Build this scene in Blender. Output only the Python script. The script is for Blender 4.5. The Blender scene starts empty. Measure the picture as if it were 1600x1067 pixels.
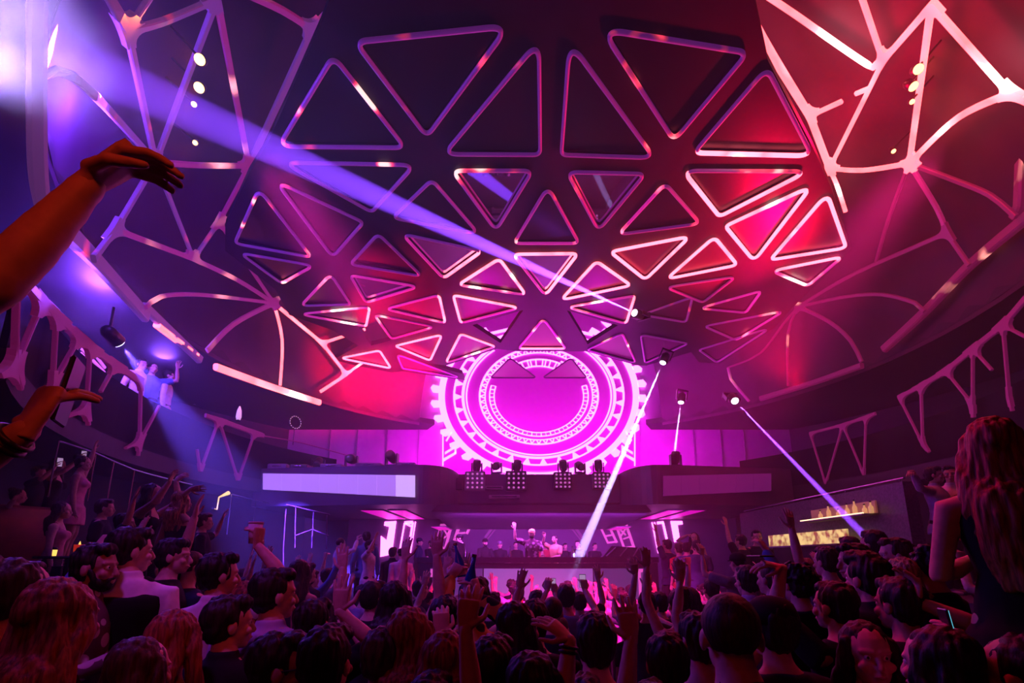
import bpy, bmesh, math, random
from math import sin, cos, tan, pi, radians, sqrt, atan2
from mathutils import Vector, Matrix, noise as mnoise
from mathutils.geometry import delaunay_2d_cdt
random.seed(7)
V = Vector
SC = bpy.context.scene
COL = SC.collection
# ------------------------------------------------------------------ camera and rays
F, PITCH, CX, CY = 760.0, radians(12.0), 800.0, 711.5
CAM = V((0, 0, 1.95))
def ray(px, py):
    u = (CY - py) / F
    return V(((px - CX) / F, cos(PITCH) - u * sin(PITCH), sin(PITCH) + u * cos(PITCH)))
def at_d(px, py, d): return CAM + ray(px, py) * d
def at_y(px, py, y):
    r = ray(px, py); return CAM + r * (y / r.y)
def at_z(px, py, z):
    r = ray(px, py); return CAM + r * ((z - CAM.z) / r.z)
DC = V((1.1, 10.5, 6.95)); DR = V((8.35, 8.35, 5.6))          # the dome: centre of its rim and its radii
def at_dome(px, py, k=1.0):
    r = ray(px, py)
    o = V([(CAM[i] - DC[i]) / (DR[i] * k) for i in range(3)]); d = V([r[i] / (DR[i] * k) for i in range(3)])
    a, b, c = d.dot(d), o.dot(d), o.dot(o) - 1
    q = b * b - a * c
    t = (-b + sqrt(q)) / a if q > 0 else -b / a
    return CAM + r * t
def n_dome(p): return V([(DC[i] - p[i]) / DR[i] ** 2 for i in range(3)]).normalized()
def at_cyl(px, py, R=8.5, c=(1.1, 10.5)):
    r = ray(px, py)
    ox, oy = CAM.x - c[0], CAM.y - c[1]
    a, b, cc = r.x ** 2 + r.y ** 2, ox * r.x + oy * r.y, ox * ox + oy * oy - R * R
    q = b * b - a * cc
    t = (-b + sqrt(q)) / a if q > 0 else -b / a
    return CAM + r * t
def n_cyl(p, c=(1.1, 10.5)): return V((c[0] - p.x, c[1] - p.y, 0)).normalized()
def depth(p): return (p - CAM).dot(V((0, cos(PITCH), sin(PITCH))))
def pix(p):
    q = p - CAM; d = depth(p)
    return (CX + q.x / d * F, CY - (q.y * -sin(PITCH) + q.z * cos(PITCH)) / d * F)
cam_data = bpy.data.cameras.new('camera'); cam = bpy.data.objects.new('camera', cam_data); COL.objects.link(cam)
cam.location = CAM; cam.rotation_euler = (radians(90) + PITCH, 0, 0)
cam_data.sensor_width = 36; cam_data.lens = 36 * F / 1600; cam_data.shift_y = (CY - 533.5) / 1600
cam_data.clip_start = 0.05; cam_data.clip_end = 200
SC.camera = cam
# ------------------------------------------------------------------ objects
def tag(o, label=None, cat=None, group=None, kind=None):
    if label: o['label'] = label
    if cat: o['category'] = cat
    if group: o['group'] = group
    if kind: o['kind'] = kind
    return o
def thing(name, label, cat, loc=(0, 0, 0), group=None, rz=0):
    o = bpy.data.objects.new(name, None); COL.objects.link(o); o.location = loc; o.rotation_euler = (0, 0, rz)
    o.empty_display_size = .1
    return tag(o, label, cat, group)
class MB:
    """collects shapes and links them as one mesh object"""
    def __init__(s): s.v, s.f, s.m = [], [], []
    def add(s, vs, fs, m=0):
        b = len(s.v); s.v.extend(V(p) for p in vs); s.f.extend([tuple(b + i for i in f) for f in fs]); s.m.extend([m] * len(fs)); return s
    def box(s, c, sz, R=None, m=0, bev=0.0):
        x, y, z = sz[0] / 2, sz[1] / 2, sz[2] / 2
        R = R or Matrix.Identity(3); c = V(c)
        if bev <= 0:
            p = [V((i * x, j * y, k * z)) for k in (-1, 1) for j in (-1, 1) for i in (-1, 1)]
            return s.add([c + R @ q for q in p], [(0, 2, 3, 1), (4, 5, 7, 6), (0, 1, 5, 4), (2, 6, 7, 3), (0, 4, 6, 2), (1, 3, 7, 5)], m)
        rings = []
        b = min(bev, x * .9, y * .9, z * .9)
        for zz, o in ((-z, b), (-z + b, 0), (z - b, 0), (z, b)):
            X, Y = x - o, y - o; q = min(b, X * .9, Y * .9)
            rings.append([V(t) for t in ((X - q, -Y, zz), (X, -Y + q, zz), (X, Y - q, zz), (X - q, Y, zz), (-X + q, Y, zz), (-X, Y - q, zz), (-X, -Y + q, zz), (-X + q, -Y, zz))])
        return s.loft([[c + R @ q for q in r] for r in rings], m)
    def loft(s, rings, m=0, cap=True, closed=True):
        n = len(rings[0]); vs = [p for r in rings for p in r]; fs = []
        for i in range(len(rings) - 1):
            for j in range(n if closed else n - 1):
                k = (j + 1) % n
                fs.append((i * n + j, i * n + k, (i + 1) * n + k, (i + 1) * n + j))
        if cap and closed:
            fs.append(tuple(range(n - 1, -1, -1))); fs.append(tuple((len(rings) - 1) * n + j for j in range(n)))
        return s.add(vs, fs, m)
    def tube(s, path, r, n=8, m=0, cap=True, round_cap=False, flat=1.0, up=None, loop=False):
        P = [V(p) for p in path]; rr = list(r) if hasattr(r, '__len__') else [r] * len(P)
        T = []
        for i in range(len(P)):
            a = P[(i - 1) % len(P)] if (loop or i > 0) else P[i]; b = P[(i + 1) % len(P)] if (loop or i < len(P) - 1) else P[i]
            t = (b - a); T.append(t.normalized() if t.length > 1e-9 else V((0, 0, 1)))
        if round_cap:
            P2, r2, T2 = [], [], []
            for k in (4, 3, 2, 1):
                a = k * pi / 8.6; P2.append(P[0] - T[0] * rr[0] * sin(a)); r2.append(rr[0] * cos(a)); T2.append(T[0])
            P2 += P; r2 += rr; T2 += T
            for k in (1, 2, 3, 4):
                a = k * pi / 8.6; P2.append(P[-1] + T[-1] * rr[-1] * sin(a)); r2.append(rr[-1] * cos(a)); T2.append(T[-1])
            P, rr, T = P2, r2, T2
        u = V(up) if up is not None else (V((0, 0, 1)) if abs(T[0].z) < .9 else V((1, 0, 0)))
        rings = []
        for p, q, t in zip(P, rr, T):
            u = u - t * u.dot(t)
            if u.length < 1e-6: u = V((1, 0, 0)) - t * t.x
            u.normalize(); w = t.cross(u)
            rings.append([p + (u * cos(2 * pi * j / n) + w * (sin(2 * pi * j / n) * flat)) * q for j in range(n)])
        if loop: rings.append(rings[0])
        return s.loft(rings, m, cap and not loop)
    def ribbon(s, path, norms, w, d, m=0):
        P = [V(p) for p in path]; rings = []
        for i, p in enumerate(P):
            t = (P[min(i + 1, len(P) - 1)] - P[max(i - 1, 0)]).normalized(); nn = norms[i]; nn = (nn - t * nn.dot(t)).normalized(); b = t.cross(nn)
            h, e, c = w / 2, d / 2, min(w, d) * .22
            rings.append([p + b * x + nn * y for x, y in ((h - c, -e), (h, -e + c), (h, e - c), (h - c, e), (-h + c, e), (-h, e - c), (-h, -e + c), (-h + c, -e))])
        return s.loft(rings, m)
    def prism(s, poly, ext, m=0):
        P = [V(p) for p in poly]; n = len(P); e = V(ext)
        fs = [tuple(range(n)), tuple(range(2 * n - 1, n - 1, -1))] + [(i, n + i, n + (i + 1) % n, (i + 1) % n) for i in range(n)]
        return s.add(P + [p + e for p in P], fs, m)
    def star(s, c, poly, ext, m=0):
        n = len(poly); P = [V(c)] + [V(p) for p in poly]; e = V(ext); k = n + 1
        fs = []
        for i in range(n):
            a, b = 1 + i, 1 + (i + 1) % n
            fs += [(0, a, b), (k, k + b, k + a), (a, k + a, k + b, b)]
        return s.add(P + [p + e for p in P], fs, m)
    def lathe(s, prof, c=(0, 0, 0), n=16, R=None, m=0):
        R = R or Matrix.Identity(3); c = V(c)
        return s.loft([[c + R @ V((max(r, 1e-4) * cos(2 * pi * j / n), max(r, 1e-4) * sin(2 * pi * j / n), z)) for j in range(n)] for r, z in prof], m)
    def ball(s, c, r, R=None, nu=14, nv=9, m=0):
        r = V(r) if hasattr(r, '__len__') else V((r, r, r)); R = R or Matrix.Identity(3); c = V(c)
        rings = []
        for i in range(nv + 1):
            a = -pi / 2 + pi * (i + .04 * (1 if i == 0 else -1 if i == nv else 0)) / nv
            rings.append([c + R @ V((r.x * cos(a) * cos(2 * pi * j / nu), r.y * cos(a) * sin(2 * pi * j / nu), r.z * sin(a))) for j in range(nu)])
        return s.loft(rings, m)
    def mesh(s, name, mats, smooth=False):
        me = bpy.data.meshes.new(name); me.from_pydata([tuple(p) for p in s.v], [], s.f)
        for m in (mats if isinstance(mats, (list, tuple)) else [mats]): me.materials.append(m)
        if any(s.m): me.polygons.foreach_set('material_index', s.m)
        if smooth: me.polygons.foreach_set('use_smooth', [True] * len(me.polygons))
        me.update(); return me
    def build(s, name, mats, parent=None, smooth=False, local=False):
        """vertices are world ones (moved into the parent's frame) unless local"""
        if parent is not None and not local:
            Mi = (Matrix.Translation(parent.location) @ parent.rotation_euler.to_matrix().to_4x4()).inverted() if parent.type == 'EMPTY' else Matrix.Translation(-parent.location)
            if parent.parent is not None:
                g = parent.parent; Mg = Matrix.Translation(g.location) @ g.rotation_euler.to_matrix().to_4x4(); Mi = (Mg @ Matrix.Translation(parent.location)).inverted()
            s.v = [Mi @ p for p in s.v]
        o = bpy.data.objects.new(name, s.mesh(name, mats, smooth)); COL.objects.link(o)
        if parent is not None: o.parent = parent
        return o
def struct(name, mb, mat, smooth=False):
    return tag(mb.build(name, mat, None, smooth), kind='structure')
def frame_to(z, x=None):
    """rotation whose z axis points along z"""
    z = V(z).normalized(); x = V(x) if x is not None else (V((1, 0, 0)) if abs(z.x) < .9 else V((0, 1, 0)))
    y = z.cross(x).normalized(); x = y.cross(z)
    return Matrix((x, y, z)).transposed()
def dup(root, loc, rz=0, label=None, group=None, scale=None):
    r = root.copy(); COL.objects.link(r); r.location = loc; r.rotation_euler = (0, 0, rz)
    if label: r['label'] = label
    if group: r['group'] = group
    if scale: r.scale = (scale, scale, scale)
    for ch in list(root.children):
        c = ch.copy(); COL.objects.link(c); c.parent = r
        for g in list(ch.children):
            d = g.copy(); COL.objects.link(d); d.parent = c
    return r
# ------------------------------------------------------------------ materials
def mat(name, base=(.5, .5, .5), rough=.6, metal=0, spec=.5, emit=None, es=0, noise=0, nscale=8, bump=0, sample=True):
    m = bpy.data.materials.new(name); m.use_nodes = True; nt = m.node_tree; b = nt.nodes['Principled BSDF']
    b.inputs['Base Color'].default_value = (*base, 1); b.inputs['Roughness'].default_value = rough
    b.inputs['Metallic'].default_value = metal; b.inputs['Specular IOR Level'].default_value = spec
    if emit: b.inputs['Emission Color'].default_value = (*emit, 1); b.inputs['Emission Strength'].default_value = es
    if noise or bump:
        tc = nt.nodes.new('ShaderNodeTexCoord'); n = nt.nodes.new('ShaderNodeTexNoise'); n.inputs['Scale'].default_value = nscale; n.inputs['Detail'].default_value = 5
        nt.links.new(tc.outputs['Object'], n.inputs['Vector'])
        if noise:
            r = nt.nodes.new('ShaderNodeValToRGB'); r.color_ramp.elements[0].position = .3; r.color_ramp.elements[1].position = .7
            r.color_ramp.elements[0].color = (*[c * (1 - noise) for c in base], 1); r.color_ramp.elements[1].color = (*[min(1, c * (1 + noise)) for c in base], 1)
            nt.links.new(n.outputs['Fac'], r.inputs['Fac']); nt.links.new(r.outputs['Color'], b.inputs['Base Color'])
        if bump:
            bp = nt.nodes.new('ShaderNodeBump'); bp.inputs['Strength'].default_value = bump; bp.inputs['Distance'].default_value = .01
            nt.links.new(n.outputs['Fac'], bp.inputs['Height']); nt.links.new(bp.outputs['Normal'], b.inputs['Normal'])
    if emit and not sample: m.cycles.emission_sampling = 'NONE'
    return m
def led(name, dim, ds, hot=(1, .08, .16), hs=4.0, lo=.62, hi=.72, scale=1.3, base=(.35, .3, .4), rough=.4, sample=False):
    """an LED line or glowing strut whose pixels chase: a steady colour with hot pixels running through it"""
    m = mat(name, base, rough); nt = m.node_tree; b = nt.nodes['Principled BSDF']
    tc = nt.nodes.new('ShaderNodeNewGeometry'); n = nt.nodes.new('ShaderNodeTexNoise'); n.inputs['Scale'].default_value = scale; n.inputs['Detail'].default_value = 1.5
    nt.links.new(tc.outputs['Position'], n.inputs['Vector'])
    r = nt.nodes.new('ShaderNodeValToRGB'); e = r.color_ramp.elements
    e[0].position = lo; e[0].color = (*[c * ds for c in dim], 1)
    e[1].position = hi; e[1].color = (*[min(1.0, c * hs) if False else c * hs for c in hot], 1)
    k = e.new((lo + hi) / 2); k.color = (*[(.5 * hot[i] * hs * .5 + .3 * dim[i] * ds) for i in range(3)], 1)
    k2 = e.new(min(.99, hi + .05)); k2.color = (hs * 1.1, hs * .62, hs * .55, 1)
    nt.links.new(n.outputs['Fac'], r.inputs['Fac']); nt.links.new(r.outputs['Color'], b.inputs['Emission Color']); b.inputs['Emission Strength'].default_value = 1
    if not sample: m.cycles.emission_sampling = 'NONE'
    return m
BLACK = mat('black_matte', (.012, .011, .014), .6, noise=.3, nscale=3)
PLATE = mat('dark_panel', (.016, .010, .018), .55, spec=.2, noise=.25, nscale=2)
DOME = mat('dome_cloth', (.06, .040, .06), .8, spec=.2, noise=.25, nscale=.8)
WALLM = mat('dark_wall', (.012, .009, .015), .6, noise=.3, nscale=1.5)
STAGEW = mat('stage_wall', (.45, .35, .5), .5, noise=.12, nscale=1.2)
FRONTM = mat('gallery_front', (.006, .005, .008), .7, spec=.1)
FLOORM = mat('floor_dark', (.03, .025, .03), .35, noise=.4, nscale=4)
GEAR = mat('black_gear', (.02, .018, .022), .35, noise=.3, nscale=12)
CHROME = mat('rail_metal', (.5, .45, .5), .25, metal=1)
LENS = mat('lens_glass', (.1, .1, .12), .08, spec=1)
GREYP = mat('grey_paint', (.25, .22, .28), .5, noise=.15, nscale=5)
AMBER_SPOTS = []
# ------------------------------------------------------------------ room shell
def ring_slab(r0, r1, z0, z1, a0, a1, n=40, c=(1.1, 10.5)):
    mb = MB(); rings = []
    for i in range(n + 1):
        a = radians(a0 + (a1 - a0) * i / n); d = V((cos(a), sin(a), 0)); o = V((c[0], c[1], 0))
        rings.append([o + d * r0 + V((0, 0, z0)), o + d * r1 + V((0, 0, z0)), o + d * r1 + V((0, 0, z1)), o + d * r0 + V((0, 0, z1))])
    mb.loft(rings); return mb
for nm, x0, x1, y0, y1, z in (('floor', -16, 18, -9, 4.35, 0), ('floor_far', -16, 18, 12.9, 26, 0), ('floor_left', -16, -2.3, 4.35, 12.9, 0), ('floor_right', 3.9, 18, 4.35, 12.9, 0), ('floor_dance', -2.3, 3.9, 4.35, 12.9, -.24)):
    fl = MB(); fl.box(((x0 + x1) / 2, (y0 + y1) / 2, z - .1), (x1 - x0, y1 - y0, .2)); struct(nm, fl, FLOORM)
for nm, c, sz in (('trim_pit_front', (.8, 4.30, -.22), (6.3, .1, .44)), ('trim_pit_left', (-2.35, 8.6, -.22), (.1, 8.6, .44)), ('trim_pit_right', (3.95, 8.6, -.22), (.1, 8.6, .44))):
    fl = MB(); fl.box(c, sz); struct(nm, fl, FLOORM)
struct('wall_round', ring_slab(13.2, 13.5, 0, 13, 0, 360, 72), WALLM)
cl = MB(); cl.box((1.1, 10.5, 13.1), (28, 28, .2)); struct('ceiling', cl, BLACK)
# dome skin, open towards the stage
dm = MB(); rings = []
for i in range(15):
    e = radians(i * 6.2)
    rings.append([V((DC.x + DR.x * 1.05 * cos(e) * cos(radians(122 + a * 296 / 60)), DC.y + DR.y * 1.05 * cos(e) * sin(radians(122 + a * 296 / 60)), DC.z + DR.z * 1.05 * sin(e))) for a in range(61)])
dm.loft(rings, 0, False, False); struct('ceiling_dome', dm, DOME, True)
# gallery: ceiling over it, slabs left and right, gallery back wall is the round wall
struct('ceiling_gallery', ring_slab(8.75, 13.3, 7.05, 7.25, 118, 422, 60), WALLM)
struct('floor_gallery_left', ring_slab(8.55, 13.2, 3.75, 4.1, 143, 222, 24), WALLM)
struct('floor_gallery_right', ring_slab(8.4, 13.2, 3.75, 4.1, -42, 40, 24), WALLM)
struct('wall_gallery_front_left', ring_slab(8.6, 8.66, 4.1, 5.15, 143, 222, 24), FRONTM); struct('wall_gallery_front_right', ring_slab(8.5, 8.56, 4.1, 5.15, -42, 40, 24), FRONTM)
struct('wall_under_gallery_left', ring_slab(10.2, 10.4, 0, 3.8, 143, 205, 24), WALLM)
struct('wall_under_gallery_right', ring_slab(10.2, 10.4, 0, 3.8, -25, 40, 24), WALLM)
# ------------------------------------------------------------------ lattice
STRUT_DIM = led('strut_dim', (.42, .10, .62), .16, hot=(1, .05, .12), hs=1.7, lo=.63, hi=.71, scale=1.1, base=(.35, .28, .4))  # purple base glow put into the struts so they stay visible
STRUT_PINK = led('strut_pink', (.7, .02, .32), .22, hot=(1, .25, .3), hs=1.8, lo=.56, hi=.68, scale=.9, base=(.35, .25, .35))
STRUT_HOT = led('strut_hot', (1, .085, .095), 6.0, hot=(1, .10, .11), hs=8.5, lo=.4, hi=.62, scale=.8, base=(.4, .3, .3))
STRUT_RED = led('strut_red', (.45, .01, .14), .20, hot=(1, .3, .25), hs=1.7, lo=.64, hi=.70, scale=1.2, base=(.16, .09, .14))
BALC = mat('balcony_glow', (.22, .06, .16), .5, emit=(.40, .015, .20), es=.20, sample=False)  # magenta light on the gallery legs put in as emission
def resample(pts, step=14):
    out = [pts[0]]
    for i in range(len(pts) - 1):
        p0 = pts[max(i - 1, 0)]; p1 = pts[i]; p2 = pts[i + 1]; p3 = pts[min(i + 2, len(pts) - 1)]
        n = max(1, int(math.hypot(p2[0] - p1[0], p2[1] - p1[1]) / step))
        for k in range(1, n + 1):
            t = k / n
            out.append(tuple(.5 * ((2 * p1[j]) + (p2[j] - p0[j]) * t + (2 * p0[j] - 5 * p1[j] + 4 * p2[j] - p3[j]) * t * t + (3 * p1[j] - p0[j] - 3 * p2[j] + p3[j]) * t ** 3) for j in (0, 1)))
    return out
def lattice(root, surf, norm, nodes, struts, w, dpt, lift, part='rib'):
    """struts between named nodes (or loose pixel points), webbed where they meet, lying on a surface"""
    inc = {k: [] for k in nodes}
    for s in struts:
        pts = [nodes[p] if isinstance(p, str) else p for p in s[1]]
        ww = w * (s[2] if len(s) > 2 else 1)
        pl = resample(pts)
        P = [surf(*p) for p in pl]; N = [norm(p) for p in P]
        P = [p + n * lift for p, n in zip(P, N)]
        mb = MB(); mb.ribbon(P, N, ww, dpt); mb.build(part, s[0], root)
        for p, q in ((s[1][0], pts[1]), (s[1][-1], pts[-2])):
            if isinstance(p, str): inc[p].append((q, ww, s[0]))
    for k, L in inc.items():
        if len(L) < 2: continue
        c = nodes[k]; C3 = surf(*c); n = norm(C3); C3 = C3 + n * lift; ppm = F / depth(C3)
        L = sorted(L, key=lambda q: atan2(q[0][1] - c[1], q[0][0] - c[0])); out = []
        for i, (q, ww, m) in enumerate(L):
            q2, w2, _ = L[(i + 1) % len(L)]
            a = atan2(q[1] - c[1], q[0] - c[0]); b = atan2(q2[1] - c[1], q2[0] - c[0]); g = (b - a) % (2 * pi)
            if len(L) == 2 and abs(g) < 1e-6: g = 2 * pi
            R = ppm * w * 2.0
            A = (c[0] + cos(a) * R - sin(a) * ww * ppm * .5, c[1] + sin(a) * R + cos(a) * ww * ppm * .5)
            B = (c[0] + cos(b) * R + sin(b) * w2 * ppm * .5, c[1] + sin(b) * R - cos(b) * w2 * ppm * .5)
            md = a + g / 2
            out.append((c[0] + cos(a) * R + sin(a) * ww * ppm * .5, c[1] + sin(a) * R - cos(a) * ww * ppm * .5)) if False else None
            kk = ww * ppm * (.55 / max(.35, sin(min(g, pi) / 2)))
            Q = (c[0] + cos(md) * kk, c[1] + sin(md) * kk)
            if g > radians(172):
                out += [A, (c[0] + cos(a + pi / 2) * ww * ppm * .5, c[1] + sin(a + pi / 2) * ww * ppm * .5), (c[0] + cos(b - pi / 2) * w2 * ppm * .5, c[1] + sin(b - pi / 2) * w2 * ppm * .5), B]
            else:
                for t in (0, .2, .4, .6, .8, 1):
                    out.append(tuple((1 - t) ** 2 * A[j] + 2 * t * (1 - t) * Q[j] + t * t * B[j] for j in (0, 1)))
        plane = []
        for o in out:
            r = ray(*o); t = (C3 - CAM).dot(n) / r.dot(n); plane.append(CAM + r * t)
        ms = [m for _, _, m in L]
        mb = MB(); mb.star(C3 + n * (dpt * .5 + .004), [p + n * (dpt * .5 + .004) for p in plane], n * -(dpt + .008))
        mb.build('node_web', max(set(ms), key=ms.count), root)
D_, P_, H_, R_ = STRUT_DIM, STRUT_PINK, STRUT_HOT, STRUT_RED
LN = dict(A=(196, 45), B=(241, 252), C=(337, -4), Dn=(388, 258), E=(487, 44), G=(178, 358), Hn=(301, 404), K=(341, 346), J=(427, 473), M=(503, 536), N=(541, 585), U=(62, 118), W=(143, 404))
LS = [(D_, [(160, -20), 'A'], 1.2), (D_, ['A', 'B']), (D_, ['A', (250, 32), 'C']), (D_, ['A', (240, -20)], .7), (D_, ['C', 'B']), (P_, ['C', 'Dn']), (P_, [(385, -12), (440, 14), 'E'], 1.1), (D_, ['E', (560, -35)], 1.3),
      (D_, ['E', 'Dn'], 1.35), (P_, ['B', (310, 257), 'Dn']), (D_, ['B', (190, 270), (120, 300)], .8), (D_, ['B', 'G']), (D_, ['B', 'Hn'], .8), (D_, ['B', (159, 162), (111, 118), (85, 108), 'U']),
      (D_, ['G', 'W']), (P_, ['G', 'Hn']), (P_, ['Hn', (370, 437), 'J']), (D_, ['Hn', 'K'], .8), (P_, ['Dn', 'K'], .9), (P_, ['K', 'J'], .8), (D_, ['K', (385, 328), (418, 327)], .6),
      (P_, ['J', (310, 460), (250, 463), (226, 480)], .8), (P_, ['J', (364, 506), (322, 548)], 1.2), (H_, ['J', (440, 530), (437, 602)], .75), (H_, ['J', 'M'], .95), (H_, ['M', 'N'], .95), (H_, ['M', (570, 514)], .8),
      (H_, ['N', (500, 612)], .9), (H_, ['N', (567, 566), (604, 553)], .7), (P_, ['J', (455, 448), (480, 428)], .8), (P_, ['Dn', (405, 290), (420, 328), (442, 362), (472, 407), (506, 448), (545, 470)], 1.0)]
RN = dict(a=(1266, 180), b=(1297, 262), c=(1381, 93), d=(1457, 6), e=(1422, 254), f=(1580, 144), g=(1481, 363), h=(1248, 479), w=(1516, 414), j=(1197, 432))
RS = [(H_, [(1150, -20), (1200, 72), 'a'], 1.5), (H_, ['a', 'b'], 1.35), (H_, ['a', (1316, 157)], .9), (H_, ['b', (1354, 148), 'c'], .8), (H_, ['c', (1365, 104), (1242, 20), (1200, -8)], .95), (H_, ['c', (1347, -8)], .8),
      (H_, ['c', 'd'], .95), (H_, [(1360, 136), (1338, 145)], .8), (H_, ['d', 'e'], .95), (H_, ['d', 'f'], 1.0), (H_, ['f', (1640, 172)], 1.2), (H_, ['f', (1499, 182), 'e'], 1.0), (H_, ['b', (1350, 265), 'e'], .9),
      (R_, ['e', (1492, 280), (1549, 304), (1590, 338)], .9), (P_, ['e', (1465, 324), 'g'], .9), (R_, ['e', (1391, 337), (1370, 408)], .7), (R_, ['g', 'w'], .9), (R_, ['g', (1438, 382), (1364, 414), (1310, 441), 'h'], .9),
      (R_, ['h', (1323, 463), (1381, 460), (1431, 473), (1446, 486)], .8), (R_, ['h', (1296, 502), (1330, 532), (1347, 565)], .9), (R_, ['h', (1232, 520), (1232, 603)], .6), (P_, ['h', 'j'], .9), (H_, ['j', (1210, 404), (1240, 355), 'b'], 1.1),
      (H_, ['j', (1148, 468)], 1.0), (H_, ['b', (1308, 287), (1322, 330)], .8), (R_, ['h', (1225, 505), (1188, 552), (1138, 574)], .6), (P_, [(1138, 574), (1142, 592), (1171, 627)], .8)]
lat = thing('dome_lattice', 'webbed lattice of lavender struts with red pixels over the smoky blue side of the dome', 'lattice', at_dome(241, 252), 'dome lattices')
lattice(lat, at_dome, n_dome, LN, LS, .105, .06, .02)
lat2 = thing('dome_lattice', 'webbed lattice of glowing pink and white struts curving over the red side of the dome', 'lattice', at_dome(1422, 254), 'dome lattices')
lattice(lat2, at_dome, n_dome, RN, RS, .105, .06, .02)
# rim of the dome: left and right runs, each a round beam
def rim(runs, label):
    root = thing('curved_beam', label, 'rim beam', at_cyl(*runs[0][1][0], 8.4), 'dome rim beams')
    for m, pts, w in runs:
        P = [at_cyl(*p, 8.42) for p in resample(pts)]
        mb = MB(); mb.ribbon(P, [n_cyl(p) for p in P], w, .14); mb.build('beam', m, root)
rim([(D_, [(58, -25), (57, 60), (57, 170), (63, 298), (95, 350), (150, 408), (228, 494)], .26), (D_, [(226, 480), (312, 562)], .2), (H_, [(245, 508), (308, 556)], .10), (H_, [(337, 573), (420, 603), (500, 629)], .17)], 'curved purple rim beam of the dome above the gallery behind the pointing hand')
rim([(R_, [(1590, -20), (1598, 150), (1594, 320), (1586, 340)], .2), (R_, [(1640, 310), (1600, 343), (1516, 414), (1446, 486), (1381, 546)], .2), (R_, [(1347, 571), (1270, 598), (1188, 623)], .16)], 'curved dark red rim beam of the dome above the long-haired woman')
# gallery fronts
gal = thing('gallery_lattice', 'magenta gallery front of webbed legs under a rail, below the smoky blue gallery', 'gallery front', at_cyl(130, 533), 'gallery fronts')
GN = dict(a=(27, 424), b=(66, 472), c=(88, 494), d=(124, 527), e=(141, 542), f=(180, 570), g=(220, 596), n1=(22, 574), n2=(82, 600), n3=(135, 640), n4=(218, 690))
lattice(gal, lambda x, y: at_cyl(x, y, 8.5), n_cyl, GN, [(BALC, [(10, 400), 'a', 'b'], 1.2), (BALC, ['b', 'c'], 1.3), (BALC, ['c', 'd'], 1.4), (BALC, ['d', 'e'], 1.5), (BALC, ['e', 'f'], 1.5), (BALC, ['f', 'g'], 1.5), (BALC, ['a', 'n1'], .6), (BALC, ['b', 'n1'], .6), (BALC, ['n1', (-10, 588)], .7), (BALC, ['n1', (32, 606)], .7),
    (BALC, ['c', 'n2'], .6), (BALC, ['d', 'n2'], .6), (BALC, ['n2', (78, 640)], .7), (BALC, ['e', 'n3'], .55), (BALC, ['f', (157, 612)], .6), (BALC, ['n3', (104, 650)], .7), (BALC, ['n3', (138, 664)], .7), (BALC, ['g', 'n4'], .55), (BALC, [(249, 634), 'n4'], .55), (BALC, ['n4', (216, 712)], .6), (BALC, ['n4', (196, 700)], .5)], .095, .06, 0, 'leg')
gal2 = thing('gallery_lattice', 'short magenta gallery front of V-shaped legs beside the stage ledge with the lit panel', 'gallery front', at_cyl(371, 660), 'gallery fronts')
GN = dict(a=(342, 656), b=(398, 676), n1=(313, 736), n2=(372, 750))
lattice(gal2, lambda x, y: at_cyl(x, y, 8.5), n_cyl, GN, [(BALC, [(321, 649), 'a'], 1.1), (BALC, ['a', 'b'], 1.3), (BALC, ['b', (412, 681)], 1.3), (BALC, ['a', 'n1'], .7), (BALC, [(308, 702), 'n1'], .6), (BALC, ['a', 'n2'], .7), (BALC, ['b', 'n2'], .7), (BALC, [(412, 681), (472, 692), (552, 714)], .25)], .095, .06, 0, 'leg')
gal3 = thing('gallery_lattice', 'dim plum gallery front of webbed legs above the two men on the raised tier', 'gallery front', at_cyl(1480, 580), 'gallery fronts')
GN = dict(a=(1405, 621), b=(1439, 603), c=(1478, 580), d=(1520, 545), e=(1567, 508), n1=(1442, 694), n2=(1520, 632), n3=(1577, 620))
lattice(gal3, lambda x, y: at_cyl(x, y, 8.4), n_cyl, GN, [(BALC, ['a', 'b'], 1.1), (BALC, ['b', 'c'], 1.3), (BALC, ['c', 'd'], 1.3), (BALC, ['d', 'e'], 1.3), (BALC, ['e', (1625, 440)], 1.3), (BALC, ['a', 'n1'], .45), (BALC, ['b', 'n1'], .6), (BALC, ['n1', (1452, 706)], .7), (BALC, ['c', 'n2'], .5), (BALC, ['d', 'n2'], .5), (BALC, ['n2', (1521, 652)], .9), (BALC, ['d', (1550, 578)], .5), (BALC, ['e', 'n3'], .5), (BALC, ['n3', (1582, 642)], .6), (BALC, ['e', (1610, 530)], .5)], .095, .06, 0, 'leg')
gal4 = thing('gallery_lattice', 'dim purple gallery front of V-shaped legs above the back bar', 'gallery front', at_cyl(1310, 665), 'gallery fronts')
GN = dict(a=(1266, 677), b=(1317, 664), c=(1353, 652), n1=(1290, 756), n2=(1350, 742))
lattice(gal4, lambda x, y: at_cyl(x, y, 8.4), n_cyl, GN, [(BALC, ['a', 'b'], .8), (BALC, ['b', 'c'], .9), (BALC, ['c', (1368, 646)], .9), (BALC, ['a', 'n1'], .45), (BALC, ['b', 'n1'], .45), (BALC, ['b', 'n2'], .45), (BALC, ['c', 'n2'], .45)], .095, .06, 0, 'leg')
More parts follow.
